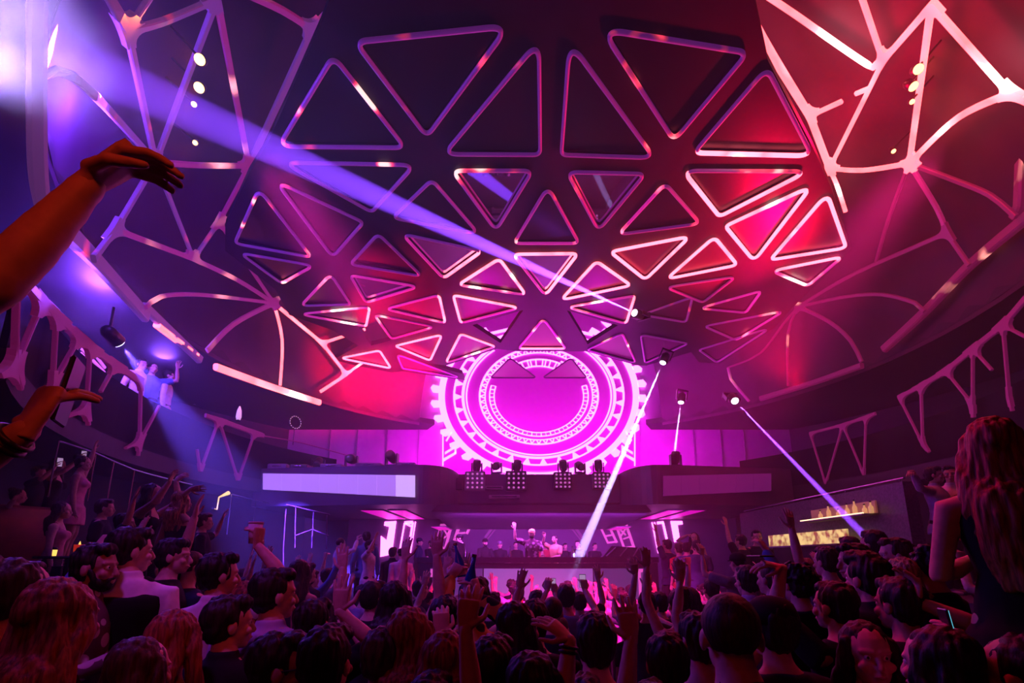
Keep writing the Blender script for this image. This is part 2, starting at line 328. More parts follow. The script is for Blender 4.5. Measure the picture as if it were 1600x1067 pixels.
# ------------------------------------------------------------------ hanging canopy of triangles
ZC = 8.45
LED_DIM = led('led_dim', (.30, .03, .44), .21, hot=(1, .05, .1), hs=1.5, lo=.60, hi=.67, scale=1.5)
LED_HOT = led('led_hot', (1, .10, .14), 6.5, hot=(1, .12, .16), hs=8, lo=.5, hi=.7, scale=1.2)
LED_PNK = led('led_pink', (.7, .02, .36), .6, hot=(1, .10, .17), hs=5, lo=.52, hi=.62, scale=1.6)
PANE = mat('smoked_pane', (.015, .006, .014), .3, spec=.35)
PANE_P = mat('plum_pane', (.10, .02, .07), .35, spec=.4)
MIRROR = mat('mirror_pane', (.85, .8, .9), .03, metal=1)
TR = [  # corners, edge brightness (edges 0-1, 1-2, 2-0), pane, words
 ((555, 62), (795, 37), (667, 211), 'ddd', 'k', 'wide smoked triangle with dim purple outline, lavender half of the pair at the top'),
 ((521, 84), (633, 228), (436, 226), 'ddd', 'k', 'smoked triangle with purple outline beside the wide top panel, next to the lavender lattice'),
 ((842, 60), (844, 239), (694, 238), 'ddd', 'k', 'tall smoked triangle with red sparks at the middle of the canopy, lavender-lattice side'),
 ((890, 62), (877, 239), (1022, 244), 'ddd', 'k', 'tall smoked triangle with red sparks at the middle of the canopy, red-lattice side'),
 ((940, 42), (1168, 79), (1053, 217), 'ddd', 'k', 'wide smoked triangle with dim purple outline, red half of the pair at the top'),
 ((1198, 103), (1269, 241), (1084, 236), 'dhd', 'k', 'smoked triangle with a half white lower edge beside the thick red strut'),
 ((442, 251), (648, 255), (581, 329), 'ddd', 'k', 'long smoked triangle with the violet beam crossing its outline'),
 ((431, 280), (568, 345), (520, 400), 'ddd', 'k', 'narrow smoked triangle below the long one the violet beam crosses'),
 ((405, 292), (487, 400), (367, 378), 'ddd', 'k', 'small smoked triangle at the edge of the canopy by the lavender struts'),
 ((675, 278), (748, 363), (613, 338), 'ddd', 'k', 'smoked triangle inside the violet beam'),
 ((707, 264), (832, 264), (775, 358), 'ddd', 'm', 'mirrored triangle pane showing the crowd, on the lavender-lattice side of the pair'),
 ((856, 289), (905, 378), (803, 378), 'dpd', 'k', 'smoked triangle between and below the two mirrored panes'),
 ((886, 266), (1008, 269), (935, 358), 'ddd', 'm', 'mirrored triangle pane showing the crowd, on the red-lattice side of the pair'),
 ((1039, 284), (1094, 347), (966, 364), 'ddp', 'k', 'smoked triangle next to the mirrored pane on the red side'),
 ((1067, 264), (1262, 265), (1124, 336), 'dhh', 'k', 'long smoked triangle with two white-hot edges at the red side'),
 ((1268, 288), (1178, 406), (1133, 351), 'hhh', 'r', 'red-lit triangle with a white-hot outline under the long one at the red side'),
 ((1292, 300), (1322, 385), (1203, 404), 'hhh', 'r', 'white-hot outlined triangle at the outermost red edge of the canopy'),
 ((1206, 421), (1316, 399), (1262, 445), 'hrr', 'r', 'flat red triangle with one white-hot edge below the outermost one'),
 ((780, 402), (822, 459), (716, 443), 'hph', 'r', 'crimson triangle with a white outline beside the bright middle triangle'),
 ((802, 395), (903, 394), (852, 460), 'hhp', 'm', 'downward triangle with a thick white upper edge at the middle of the canopy'),
 ((932, 406), (986, 444), (876, 467), 'hhh', 'p', 'purple triangle with a white outline crossed by the pale beam'),
 ((628, 363), (753, 390), (693, 433), 'dhp', 'm', 'mirrored triangle pane with a purple reflection between crimson panels'),
 ((591, 363), (660, 430), (547, 411), 'ddd', 'k', 'smoked triangle with purple outline beside the purple mirrored pane'),
 ((547, 428), (655, 446), (572, 471), 'ppd', 'm', 'flat mirrored triangle pane with a lavender lower edge'),
 ((953, 391), (1078, 367), (1008, 435), 'hhh', 'r', 'magenta triangle with white outline near the red side, under the smoked one'),
 ((1116, 368), (1152, 412), (1041, 434), 'hhh', 'r', 'red triangle with white outline, second in from the thick red web'),
 ((1040, 447), (1150, 430), (1098, 471), 'ddd', 'p', 'dim purple triangle under the red white-outlined one'),
 ((708, 459), (812, 479), (720, 503), 'hph', 'r', 'magenta triangle with white outline above the ring of light, lavender side'),
 ((602, 481), (686, 459), (696, 503), 'php', 'r', 'red triangle with a white short edge beside the magenta bar'),
 ((585, 490), (679, 509), (612, 528), 'ddd', 'k', 'dark smoked triangle over the bright red glow'),
 ((886, 478), (992, 460), (978, 504), 'php', 'p', 'magenta triangle above the ring of light, red side'),
 ((1003, 490), (1082, 462), (1072, 502), 'ddd', 'p', 'small plum triangle beside the bright lamp of the beam'),
 ((849, 496), (884, 543), (810, 543), 'php', 'r', 'plum triangle with a white lower edge directly on top of the ring of light'),
 ((720, 520), (774, 540), (696, 566), 'hph', 'r', 'pink triangle with white outline at the shoulder of the ring, lavender side'),
 ((691, 521), (672, 562), (617, 539), 'hhh', 'r', 'red triangle with full white outline at the edge of the red glow'),
 ((972, 519), (994, 566), (917, 545), 'pdd', 'p', 'dark plum triangle at the shoulder of the ring, red side'),
 ((1001, 521), (1075, 535), (1008, 566), 'ddd', 'p', 'plum triangle beyond the shoulder of the ring, by the white beam'),
 ((532, 558), (593, 546), (611, 574), 'hhh', 'r', 'small red triangle with white outline deepest in the red glow'),
 ((620, 552), (724, 590), (629, 574), 'ddd', 'p', 'long thin dark triangle pointing into the ring of light'),
 ((797, 560), (838, 591), (766, 591), '---', 'p', 'tinted triangle hanging inside the ring, lavender side'),
 ((892, 560), (917, 591), (848, 591), '---', 'p', 'tinted triangle hanging inside the ring, red side'),
 ((375, 393), (490, 413), (440, 441), 'dpd', 'k', 'flat dark triangle by the red sparks at the lavender edge'),
 ((517, 426), (548, 474), (470, 476), 'ddp', 'k', 'small dark triangle above the webbed node of the lavender side'),
 ((466, 489), (578, 478), (572, 508), 'php', 'r', 'flat crimson triangle with white short edge over the red glow'),
 ((1092, 480), (1190, 452), (1165, 487), 'prd', 'p', 'flat plum triangle below the white-hot web of the red side'),
 ((1100, 508), (1225, 484), (1150, 530), 'drd', 'p', 'flat dark plum triangle reaching to the red webbed node'),
 ((1092, 545), (1205, 510), (1120, 565), 'ddd', 'p', 'lowest flat plum triangle at the red end of the canopy'),
]
PM = {'k': PANE, 'm': MIRROR, 'r': PANE_P, 'p': PANE_P}
EM = {'d': LED_DIM, 'h': LED_HOT, 'p': LED_PNK, 'r': LED_PNK}
def round_tri(P, r, n=5):
    """per edge: points from the middle of one corner's arc to the middle of the next"""
    arcs = []
    for i in range(3):
        a, b, c = P[i - 1], P[i], P[(i + 1) % 3]
        u, w = (a - b).normalized(), (c - b).normalized(); ang = u.angle(w)
        q = min(r / tan(ang / 2), .4 * min((a - b).length, (c - b).length)); A, B = b + u * q, b + w * q
        arcs.append([A * (1 - t) ** 2 + b * 2 * t * (1 - t) + B * t * t for t in [k / (2 * n) for k in range(2 * n + 1)]])
    return [arcs[i][n:] + arcs[(i + 1) % 3][:n + 1] for i in range(3)], [p for a in arcs for p in a]
holes = []
for T in TR:
    P = [at_z(*c, ZC) for c in T[:3]]
    if (P[1] - P[0]).cross(P[2] - P[0]).z < 0: P = [P[0], P[2], P[1]]; ed = (T[3][2], T[3][1], T[3][0])
    else: ed = tuple(T[3])
    edges, loop = round_tri(P, .11)
    cen = (P[0] + P[1] + P[2]) / 3
    t = thing('ceiling_panel', T[5] + ' in the hanging ceiling' if len(T[5].split()) < 13 else T[5], 'ceiling panel', cen + V((0, 0, .05)), 'triangular ceiling panels')
    pn = MB(); pn.prism([p + V((0, 0, .03)) for p in loop], (0, 0, .02)); pn.build('pane', PM[T[4]], t)
    fr = MB(); fr.tube([p + V((0, 0, .02)) for p in loop], .028, 6, loop=True); fr.build('frame', PLATE, t)
    for e, E in zip(edges, ed):
        if e is None or E == '-': continue
        tb = MB(); tb.tube([p + V((0, 0, -.035)) for p in e], .036 if E in 'hr' else .033, 6, round_cap=True)
        tb.build('light_tube', EM[E], t, True)
    holes.append(loop)
def poly_in(p, poly):
    r = False
    for i in range(len(poly)):
        a, b = poly[i], poly[i - 1]
        if (a.y > p.y) != (b.y > p.y) and p.x < (b.x - a.x) * (p.y - a.y) / (b.y - a.y) + a.x: r = not r
    return r
outl = [(540, -70), (500, 40), (420, 220), (388, 272), (352, 352), (352, 392), (430, 452), (452, 492), (520, 516), (560, 540), (520, 562), (560, 572), (612, 582), (628, 580), (726, 594), (722, 584), (660, 566), (697, 571), (776, 545), (810, 549), (884, 549), (916, 549), (996, 571), (1010, 571), (1080, 550), (1092, 566), (1124, 568), (1210, 512), (1235, 484), (1322, 398), (1330, 388), (1298, 292), (1270, 230), (1200, 95), (1165, -70)]
OP = [at_z(*p, ZC) for p in outl]
opens = [[(738, 508), (818, 484), (782, 536)], [(966, 508), (886, 485), (918, 538)], [(806, 548), (846, 588), (888, 548)], [(560, 512), (600, 497), (610, 532), (580, 540)]]
HL = holes[:39] + holes[41:] + [[at_z(*p, ZC) for p in o] for o in opens if o[0] != (806, 548)]
pts, edg = [], []
for L in [OP] + HL:
    b = len(pts); pts += [p.xy for p in L]; edg += [(b + i, b + (i + 1) % len(L)) for i in range(len(L))]
vo, eo, fo, *_ = delaunay_2d_cdt(pts, edg, [], 0, 1e-5)
keep = []
for f in fo:
    c = sum((vo[i] for i in f), V((0, 0))) / len(f); c3 = V((c.x, c.y, 0))
    if poly_in(c3, OP) and not any(poly_in(c3, h) for h in HL): keep.append(tuple(f))
cnt = {}
for f in keep:
    for i in range(len(f)): cnt.setdefault(frozenset((f[i], f[i - 1])), []).append((f[i - 1], f[i]))
pl = MB(); nv = len(vo)
pl.add([V((v.x, v.y, ZC)) for v in vo] + [V((v.x, v.y, ZC + .14)) for v in vo], [tuple(reversed(f)) for f in keep] + [tuple(i + nv for i in f) for f in keep] + [(e[0][0], e[0][1], e[0][1] + nv, e[0][0] + nv) for e in cnt.values() if len(e) == 1])
can = tag(pl.build('ceiling_canopy', PLATE), kind='structure')
for i, (x, y) in enumerate(((600, 200), (1000, 120), (1140, 300), (660, 340), (850, 470), (560, 420), (1040, 440))):   # hanging rods
    p = at_z(x, y, ZC + .1); r = MB(); r.tube([p, V((p.x, p.y, 13))], .025, 6); struct('trim_%d' % (i + 1), r, BLACK)
# ------------------------------------------------------------------ stage walls, ledge, booth
YW = 19.0                                              # the wall behind the stage
wb = MB(); wb.box((1.1, YW + .15, 6.5), (22, .3, 13)); struct('wall_back', wb, STAGEW)
def on_wall(x, y, off=0.0): return at_y(x, y, YW - off)
# seams of the back wall
for i, px in enumerate((518, 560, 606, 655, 1082, 1124, 1160)):
    a, b = on_wall(px, 600, .03), on_wall(px, 722, .03)
    s = MB(); s.box(((a.x + b.x) / 2, YW - .02, 6.4), (.05, .05, 6)); struct('trim_%d' % (20 + i), s, GREYP)
# the round LED screen
SCR = mat('screen_dark', (.25, .03, .25), .4, emit=(.50, .0, .46), es=.40, sample=False)
GLY = mat('screen_light', (.6, .5, .6), .4, emit=(1, .15, .95), es=5, sample=False)
GLY_D = mat('screen_light_dim', (.5, .3, .5), .4, emit=(.95, .16, .72), es=.85, sample=False)
RC = (842, 619)
scr = thing('led_screen', 'round stage screen with white gear-toothed rings glowing on magenta', 'screen', on_wall(*RC, .1))
m = MB(); m.prism([on_wall(x, y, .05) for x, y in ((693, 470), (1000, 470), (1000, 735), (693, 735))], (0, .08, 0)); m.build('screen_panel', SCR, scr)
def el(r, a, k=.81): return on_wall(RC[0] + r * cos(a), RC[1] - r * sin(a) * k, .12)
def arc_band(mb, r0, r1, a0, a1, n=None):
    n = n or max(2, int((a1 - a0) / radians(3))); e = V((0, .03, 0))
    inner = [el(r0, a0 + (a1 - a0) * i / n) for i in range(n + 1)]; outer = [el(r1, a0 + (a1 - a0) * i / n) for i in range(n + 1)]
    for i in range(n): mb.prism([inner[i], inner[i + 1], outer[i + 1], outer[i]], e)
R_d = radians
def ring_part(name, fn, mat_=None):
    mb = MB(); fn(mb); return mb.build(name, mat_ or GLY, scr)
def gear(mb):
    arc_band(mb, 147, 157, R_d(-238), R_d(58), 110)
    for k in range(28):
        a = R_d(-228 + k * 10.2)
        mb.prism([el(156, a), el(167, a - R_d(.5)), el(170, a + R_d(1.6)), el(166, a + R_d(4.6)), el(156, a + R_d(4.8))], (0, .03, 0))
def mid(mb):
    for r0, r1 in ((112, 114.5), (116.5, 121), (131, 134)): arc_band(mb, r0, r1, R_d(-232), R_d(52), 90)
    for k in range(24):
        a = R_d(-226 + k * 11.6); mb.prism([el(121, a - R_d(.6)), el(121, a + R_d(.6)), el(131.5, a + R_d(2.6)), el(131.5, a - R_d(2.6))], (0, .03, 0))
def inner(mb):
    arc_band(mb, 91, 94, 0, 2 * pi, 110); arc_band(mb, 83, 85, 0, 2 * pi, 110)
    for k in range(52):
        a = k * 2 * pi / 52; q = 2 * pi / 104
        mb.prism([el(84, a - q * .95), el(84, a - q * .5), el(92, a + q * .2), el(92, a - q * .2)], (0, .03, 0))
        mb.prism([el(84, a + q * .95), el(84, a + q * .5), el(92, a - q * .2), el(92, a + q * .2)], (0, .03, 0))
def innermost(mb):
    for r0, r1 in ((76, 78.2), (69, 71)): arc_band(mb, r0, r1, R_d(-196), R_d(16), 80)
    for k in range(38):
        a = R_d(-196 + k * 5.73); w = R_d(.7 if k % 2 else .35); mb.prism([el(70, a - w), el(70, a + w), el(77, a + w), el(77, a - w)], (0, .03, 0))
def ladder_top(mb):
    for a0, a1 in ((62, 80), (80, 100), (100, 118)):
        for r0, r1 in ((57, 59.5), (70, 72.5)): arc_band(mb, r0, r1, R_d(a0), R_d(a1), 8)
        for a in (a0, a0 + 4, (a0 + a1) / 2 + 3): mb.prism([el(58, R_d(a)), el(58, R_d(a + 1.8)), el(72, R_d(a + 1.8)), el(72, R_d(a))], (0, .03, 0))
ring_part('gear_ring', gear); ring_part('bracket_ring', mid); ring_part('lattice_ring', inner); ring_part('ladder_ring', innermost); ring_part('ladder_arch', ladder_top)
for s_ in (-1, 1):
    for r0, r1, a in ((62, 65, 33), (74, 77, 31), (62, 65, 42)): ring_part('arc_dash', lambda mb: arc_band(mb, r0, r1, R_d(90 + s_ * a) - .07, R_d(90 + s_ * a) + .07, 4))
for f in (lambda x: x, lambda x: 2 * RC[0] - x):
    for name, polys in (('corner_post', [[(691, 672), (693, 672), (693, 728), (691, 728)]]), ('corner_zigzag', [[(694, 675), (704, 670), (706, 673), (696, 679)], [(696, 688), (706, 672), (707, 675), (698, 690)]]), ('corner_bracket', [[(695, 706), (713, 695), (713, 699), (695, 710)], [(693, 716), (713, 705), (713, 709), (693, 721)], [(710, 696), (713, 695), (713, 708), (710, 709)]]), ('corner_wedge', [[(742, 717), (750, 726), (760, 727), (746, 716)]]), ('upper_dash', [[(757, 521), (800, 511), (801, 515), (758, 525)], [(764, 530), (792, 521), (794, 525), (768, 534)]]), ('upper_blade', [[(700, 540), (730, 506), (745, 502), (712, 536)]])):
        mb = MB()
        for p in polys: mb.prism([on_wall(f(x), y, .12) for x, y in p], (0, .03, 0))
        mb.build(name, GLY, scr)
# ledge over the booth: two wings, a recessed middle
LEDGE = mat('ledge_skin', (.10, .06, .12), .45, noise=.2, nscale=1.5)
def plan_solid(name, plan, z0, z1, m, bottom=None):
    mb = MB(); lo = [V((x, y, z0)) for x, y in (bottom or plan)]; hi = [V((x, y, z1)) for x, y in plan]
    mb.loft([lo, hi]); return struct(name, mb, m)
def X(px, y, py=740): return at_y(px, py, y).x
def curve_corner(p0, c, p1, n=8): return [tuple((1 - t) ** 2 * p0[j] + 2 * t * (1 - t) * c[j] + t * t * p1[j] for j in (0, 1)) for t in [i / n for i in range(n + 1)]]
xl0, xl1, xl2 = X(398, 13.4), X(655, 12.8), X(716, 14.2)
xr0, xr1, xr2 = X(1236, 13.4), X(1032, 12.8), X(968, 14.2)
planL = [(xl0, 18.8), (xl0, 13.4), (xl1, 12.8)] + curve_corner((xl1 + .1, 12.8), (xl2 - .1, 12.9), (xl2, 14.2)) + [(xl2, 18.8)]
planR = [(xr2, 18.8)] + curve_corner((xr2, 14.2), (xr2 + .1, 12.9), (xr1 - .1, 12.8)) + [(xr1, 12.8), (xr0, 13.4), (xr0, 18.8)]
plan_solid('trim_ledge_left', planL, 3.36, 4.42, LEDGE); plan_solid('trim_ledge_right', planR, 3.36, 4.42, LEDGE)
mid_ = MB(); e = .01
mid_.loft([[V((xl2 + e, 14.2, 3.55)), V((xr2 - e, 14.2, 3.55)), V((xr2 - e, 18.8, 3.05)), V((xl2 + e, 18.8, 3.05))], [V((xl2 + e, 14.2, 4.40)), V((xr2 - e, 14.2, 4.40)), V((xr2 - e, 18.8, 4.40)), V((xl2 + e, 18.8, 4.40))]]); struct('trim_ledge_middle', mid_, LEDGE)
low = MB(); low.loft([[V((xl2 - .6, 13.2, 3.2)), V((xr2 + .6, 13.2, 3.2)), V((xr2 + .6, 17.5, 2.98)), V((xl2 - .6, 17.5, 2.98))], [V((xl2 - .4, 13.0, 3.36)), V((xr2 + .4, 13.0, 3.36)), V((xr2 + .4, 17.5, 3.36)), V((xl2 - .4, 17.5, 3.36))]]); struct('trim_soffit', low, LEDGE)
# fascia screens
FAS = mat('fascia_screen', (.5, .4, .6), .35, emit=(.36, .17, .72), es=1.0, sample=False)
FAS2 = mat('fascia_screen_pale', (.5, .4, .6), .35, emit=(.62, .40, .88), es=1.0, sample=False)
FAS_R = mat('fascia_screen_dim', (.3, .15, .3), .4, emit=(.20, .01, .22), es=.35, sample=False)
def fascia(label, corners, cells, mats):
    Pt = lambda x, y: at_y(x, y, 12.74 + abs(x - (655 if x < 800 else 1032)) * .0025)
    (x0, t0, b0), (x1, t1, b1) = corners
    t = thing('fascia_screen', label, 'led panel', Pt((x0 + x1) / 2, t0), 'fascia screens')
    for i in range(cells):
        u, w = i / cells, (i + 1) / cells; L = lambda a, b, k: a + (b - a) * k
        mb = MB(); mb.prism([Pt(L(x0, x1, u), L(t0, t1, u)), Pt(L(x0, x1, w) - .3, L(t0, t1, w)), Pt(L(x0, x1, w) - .3, L(b0, b1, w)), Pt(L(x0, x1, u), L(b0, b1, u))], (0, -.05, 0)); mb.build('screen_tile', mats[min(len(mats) - 1, int(i * len(mats) / cells))], t)
fascia('lavender lit LED panel along the stage ledge, under the row of three moving lights', ((412, 740, 765), (649, 743, 777)), 8, [FAS, FAS, FAS, FAS, FAS2])
fascia('dim magenta LED panel along the stage ledge, on the bar side', ((1036, 744, 775), (1204, 740, 767)), 6, [FAS_R])
# stage deck, wall behind the booth with its light glyphs
dk = MB(); dk.box((1.1, 15.6, .475), (13.5, 6.4, .95)); struct('floor_stage', dk, FLOORM)
DJW = mat('booth_wall', (.16, .10, .2), .5, noise=.15, nscale=2)
YB = 17.7
bw = MB(); bw.box((1.1, YB + .1, 2.1), (14, .2, 2.6)); struct('wall_booth', bw, DJW)
GLB = mat('glyph_white', (.6, .5, .6), .4, emit=(1, .13, .75), es=5.5, sample=False)
GLB_P = mat('glyph_pink', (.5, .2, .4), .4, emit=(.85, .10, .62), es=.8)
GLB_D = mat('glyph_dim', (.2, .1, .2), .4, emit=(.22, .03, .22), es=.6, sample=False)
def glyph(label, m, polys):
    c = at_y(*polys[0][0], YB - .05); t = thing('wall_glyph', label, 'light sign', c, 'light signs on the booth wall')
    mb = MB()
    for p in polys: mb.prism([at_y(x, y, YB - .06) for x, y in p], (0, .04, 0))
    mb.build('glyph_face', m, t)
def bar(x0, y0, x1, y1, w):
    dx, dy = x1 - x0, y1 - y0; l = math.hypot(dx, dy); nx, ny = -dy / l * w / 2, dx / l * w / 2
    return [(x0 + nx, y0 + ny), (x1 + nx, y1 + ny), (x1 - nx, y1 - ny), (x0 - nx, y0 - ny)]
g1 = [[(601, 815), (619, 814), (612, 866), (594, 870), (595, 837), (604, 844), (608, 823), (600, 821)]]
glyph('solid white stepped glyph on the booth wall next to the glass partition', GLB, g1)
g2 = [bar(632, 817, 624, 862, 2), bar(632, 817, 645, 816, 5), bar(645, 816, 637, 864, 3), bar(649, 815, 641, 864, 1.6), bar(634, 818, 642, 822, 3)]
glyph('thin white outlined glyph beside the solid stepped one', GLB, g2)
g3 = [bar(690, 819, 680, 856, 4), bar(706, 819, 694, 862, 4), bar(689, 820, 706, 820, 3), bar(690, 822, 699, 836, 2.5), bar(705, 822, 698, 838, 2.5), bar(697, 838, 684, 846, 2.5), bar(686, 848, 696, 860, 2.5)]
glyph('pink cross-braced glyph behind the two men in caps and sunglasses', GLB_P, g3)
g4 = [bar(718, 819, 706, 858, 5), bar(719, 821, 736, 820, 4), bar(714, 834, 727, 832, 3), bar(736, 820, 729, 834, 4)]
glyph('pink F-shaped glyph behind the man in the silver jacket', GLB_P, g4)
g5 = [bar(772, 820, 758, 840, 4), bar(776, 824, 760, 844, 2)]
glyph('faint purple slanted glyph behind the man in the black cap', GLB_D, g5)
m_ = lambda P: [[(1690 - x - 22, y) for x, y in p] for p in P]
glyph('faint purple slanted glyph just behind the yellow shirt', GLB_D, m_(g5))
g6 = [bar(936, 818, 950, 848, 3), bar(950, 818, 964, 848, 3.5), bar(938, 826, 953, 824, 3), bar(944, 838, 960, 835, 3), bar(949, 848, 965, 846, 3)]
glyph('pink H-shaped glyph at the foot of the slanting white beam', GLB_P, g6)
g7 = [bar(962, 818, 976, 858, 3.5), bar(978, 818, 991, 856, 4), bar(962, 819, 980, 821, 3), bar(966, 824, 978, 836, 2.5), bar(980, 822, 970, 838, 2.5), bar(974, 842, 986, 838, 2.5), bar(974, 856, 990, 854, 3)]
glyph('pink cross-braced glyph over the equipment end of the booth', GLB_P, g7)
g8 = [bar(1019, 816, 1029, 864, 1.6), bar(1023, 816, 1032, 860, 1.6), bar(1027, 817, 1037, 816, 4), bar(1036, 816, 1042, 842, 3)]
glyph('thin white outlined glyph at the bar end of the booth wall', GLB, g8)
glyph('solid white seven-shaped glyph at the bar end of the booth wall', GLB, [[(1048, 814), (1066, 814), (1067, 819), (1059, 820), (1063, 846), (1054, 847)]])
# booth
BOOTH = mat('booth_skin', (.05, .035, .06), .4, noise=.2, nscale=3)
BPAN = mat('booth_panel', (.2, .12, .3), .4, emit=(.085, .035, .19), es=.6, sample=False)
BPAN_C = mat('booth_panel_centre', (.35, .25, .5), .4, emit=(.24, .10, .46), es=.7)
WOODEDGE = mat('booth_edge', (.12, .06, .06), .5, noise=.3, nscale=4)
bx0, bx1 = X(652, 12.9, 870), X(1028, 12.9, 870)
def booth_y(x): return 12.9 - 1.0 * (1 - ((x - (bx0 + bx1) / 2) / ((bx1 - bx0) / 2)) ** 2)
bt = thing('dj_booth', 'long curved booth with a dark counter and purple lit front panels', 'dj booth', ((bx0 + bx1) / 2, 12.9, 0))
def front(n, x0, x1, off): return [(x0 + (x1 - x0) * i / n, booth_y(x0 + (x1 - x0) * i / n) + off) for i in range(n + 1)]
top = MB(); fr_ = front(24, bx0, bx1, -.06); bk_ = [(x, y + .75) for x, y in reversed(fr_)]
top.loft([[V((x, y, 1.86)) for x, y in fr_ + bk_], [V((x, y, 1.99)) for x, y in fr_ + bk_]]); top.build('counter', BOOTH, bt)
bd = MB(); fr_ = front(24, bx0 + .02, bx1 - .02, 0); bk_ = [(x, y + .6) for x, y in reversed(fr_)]
bd.loft([[V((x, y, -.25)) for x, y in fr_ + bk_], [V((x, y, 1.85)) for x, y in fr_ + bk_]]); bd.build('body', BOOTH, bt)
def pan(name, px0, px1, z0, z1, m):
    a, b = X(px0, 12.3, 880), X(px1, 12.3, 880); f = front(10, a, b, -.025); r = [(x, y + .04) for x, y in reversed(f)]
    mb = MB(); mb.loft([[V((x, y, z0)) for x, y in f + r], [V((x, y, z1)) for x, y in f + r]]); return mb.build(name, m, bt)
pan('front_panel', 669, 755, .9, 1.72, BPAN); pan('front_panel', 757, 923, .9, 1.72, BPAN_C)['label'] = 'brighter lavender middle panel'; pan('front_panel', 925, 1012, .9, 1.72, BPAN)
for a, b, z0, z1 in ((673, 677, 1.0, 1.70), (685, 690, 1.0, 1.70), (673, 690, 1.62, 1.70), (996, 1000, 1.0, 1.70), (1006, 1010, 1.0, 1.70), (996, 1010, 1.62, 1.70)):
    A, B = X(a, 12.55, 890), X(b, 12.55, 890); y = booth_y((A + B) / 2) - .05; mb = MB(); mb.box(((A + B) / 2, y, (z0 + z1) / 2), (B - A, .03, z1 - z0)); mb.build('pink_bar', GLB_P, bt)
ep = MB(); ep.box((bx0 - .02, 13.2, .99), (.1, .7, 1.98)); ep.build('end_panel', WOODEDGE, bt)
# ------------------------------------------------------------------ stage lights and boxes
def make_mover(label, loc, rz=0, tilt=20, group='moving lights on the stage ledge', s=1.0):
    t = thing('moving_head_light', label, 'moving light', loc, group, rz)
    R = Matrix.Rotation(radians(tilt), 3, 'X')
    b = MB(); b.box((0, 0, .05 * s), (.30 * s, .30 * s, .10 * s), bev=.02); b.build('base', GEAR, t, local=True)
    y = MB()
    for k in (-1, 1): y.box((k * .155 * s, 0, .27 * s), (.035 * s, .13 * s, .32 * s), bev=.012)
    y.box((0, 0, .12 * s), (.34 * s, .14 * s, .05 * s), bev=.012); y.build('yoke', GEAR, t, local=True)
    h = MB(); Z = R @ frame_to((0, -1, 0))
    h.lathe([(.06 * s, -.19 * s), (.11 * s, -.15 * s), (.13 * s, -.02 * s), (.125 * s, .1 * s), (.115 * s, .17 * s)], (0, 0, .34 * s), 18, Z); ho = h.build('head', GEAR, t, True, True)
    l = MB(); l.lathe([(.10 * s, .165 * s), (.095 * s, .185 * s), (.06 * s, .195 * s)], (0, 0, .34 * s), 18, Z); l.build('lens', LENS, ho, True, True)
    return t
for i, (px, py, y, w) in enumerate(((497, 727, 14.5, 'at the gallery end of the lavender wing'), (549, 727, 14.0, 'middle of the three on the lavender wing'), (612, 727, 13.7, 'next to the round screen on the lavender wing'),)):
    make_mover('black moving light on the stage ledge, ' + w, V((at_y(px, py, y).x, y, 4.43)), radians(10 - 12 * i), 30 - 25 * i, s=1.12)
for i, (px, w) in enumerate(((745, 'first along the recess below the gear ring'), (776, 'second along the recess below the gear ring'), (808, 'third along the recess below the gear ring'), (880, 'third from the beam below the gear ring'), (906, 'second from the beam below the gear ring'), (935, 'next to the slanting beam below the gear ring'))):
    make_mover('black moving light on the stage ledge, ' + w, V((at_y(px, 727, 14.7).x, 14.7, 4.41)), radians((-1) ** i * 14), (-60, 20, -55, -55, 30, -60)[i], s=1.0)
make_mover('black moving light at the bar end of the ledge, under the short white beam', V((at_y(1056, 727, 13.6).x, 13.6, 4.43)), .2, -70)
LAMPD = mat('blinder_lamp', (.5, .4, .5), .2, emit=(.75, .2, .75), es=.55, sample=False)
for i, (px0, px1, w) in enumerate(((726, 758, 'pale'), (790, 823, 'second'), (865, 894, 'third'), (926, 954, 'faintest'))):
    c = at_y((px0 + px1) / 2, 751, 14.0); wd = (px1 - px0) / F * depth(c)
    t = thing('blinder_light', ('pale lavender square blinder of sixteen lamps at the end of the ledge recess', 'dark square blinder with a bright grid of sixteen lamps, second in the ledge recess', 'dark square blinder of sixteen lamps, third in the ledge recess', 'dark square blinder with the faintest lamps, beside the slanting beam')[i], 'blinder', V((c.x, 14.1, c.z)), 'square blinders in the ledge recess')
    h = MB(); h.box((c.x, 14.08, c.z), (wd, .2, wd * .95), bev=.02); h.build('housing', GREYP if i == 0 else GEAR, t)
    for a in range(4):
        for b in range(4):
            q = MB(); q.lathe([(.034, 0), (.03, .02), (.01, .03)], (c.x + (a - 1.5) * wd * .23, 13.98, c.z + (b - 1.5) * wd * .22), 10, frame_to((0, -1, 0))); q.build('lamp', LAMPD, t)
    k = MB(); k.box((c.x, 14.19, c.z + wd * .6), (.06, .05, wd * .3)); k.build('bracket', GEAR, t)
for i, (a, b, z0, z1, m, l) in enumerate(((758, 786, 3.93, 4.02, GREYP, 'grey amplifier rack face between the first two blinders'), (705, 723, 3.9, 4.25, GEAR, 'black cable reel tangle at the dark corner of the ledge recess'), (764, 812, 3.66, 3.76, GREYP, 'low grey equipment tray under the second blinder'))):
    A, B = at_y(a, 750, 14.0).x, at_y(b, 750, 14.0).x; t = thing('equipment_box', l, 'equipment', V(((A + B) / 2, 14.08, z0)))
    mb = MB(); mb.box(((A + B) / 2, 14.08, (z0 + z1) / 2), (B - A, .2, z1 - z0), bev=.015); mb.build('case', m, t)
    f = MB(); f.box(((A + B) / 2, 13.965, (z0 + z1) / 2), ((B - A) * .8, .02, (z1 - z0) * .3)); f.build('face_slot', BLACK, t)
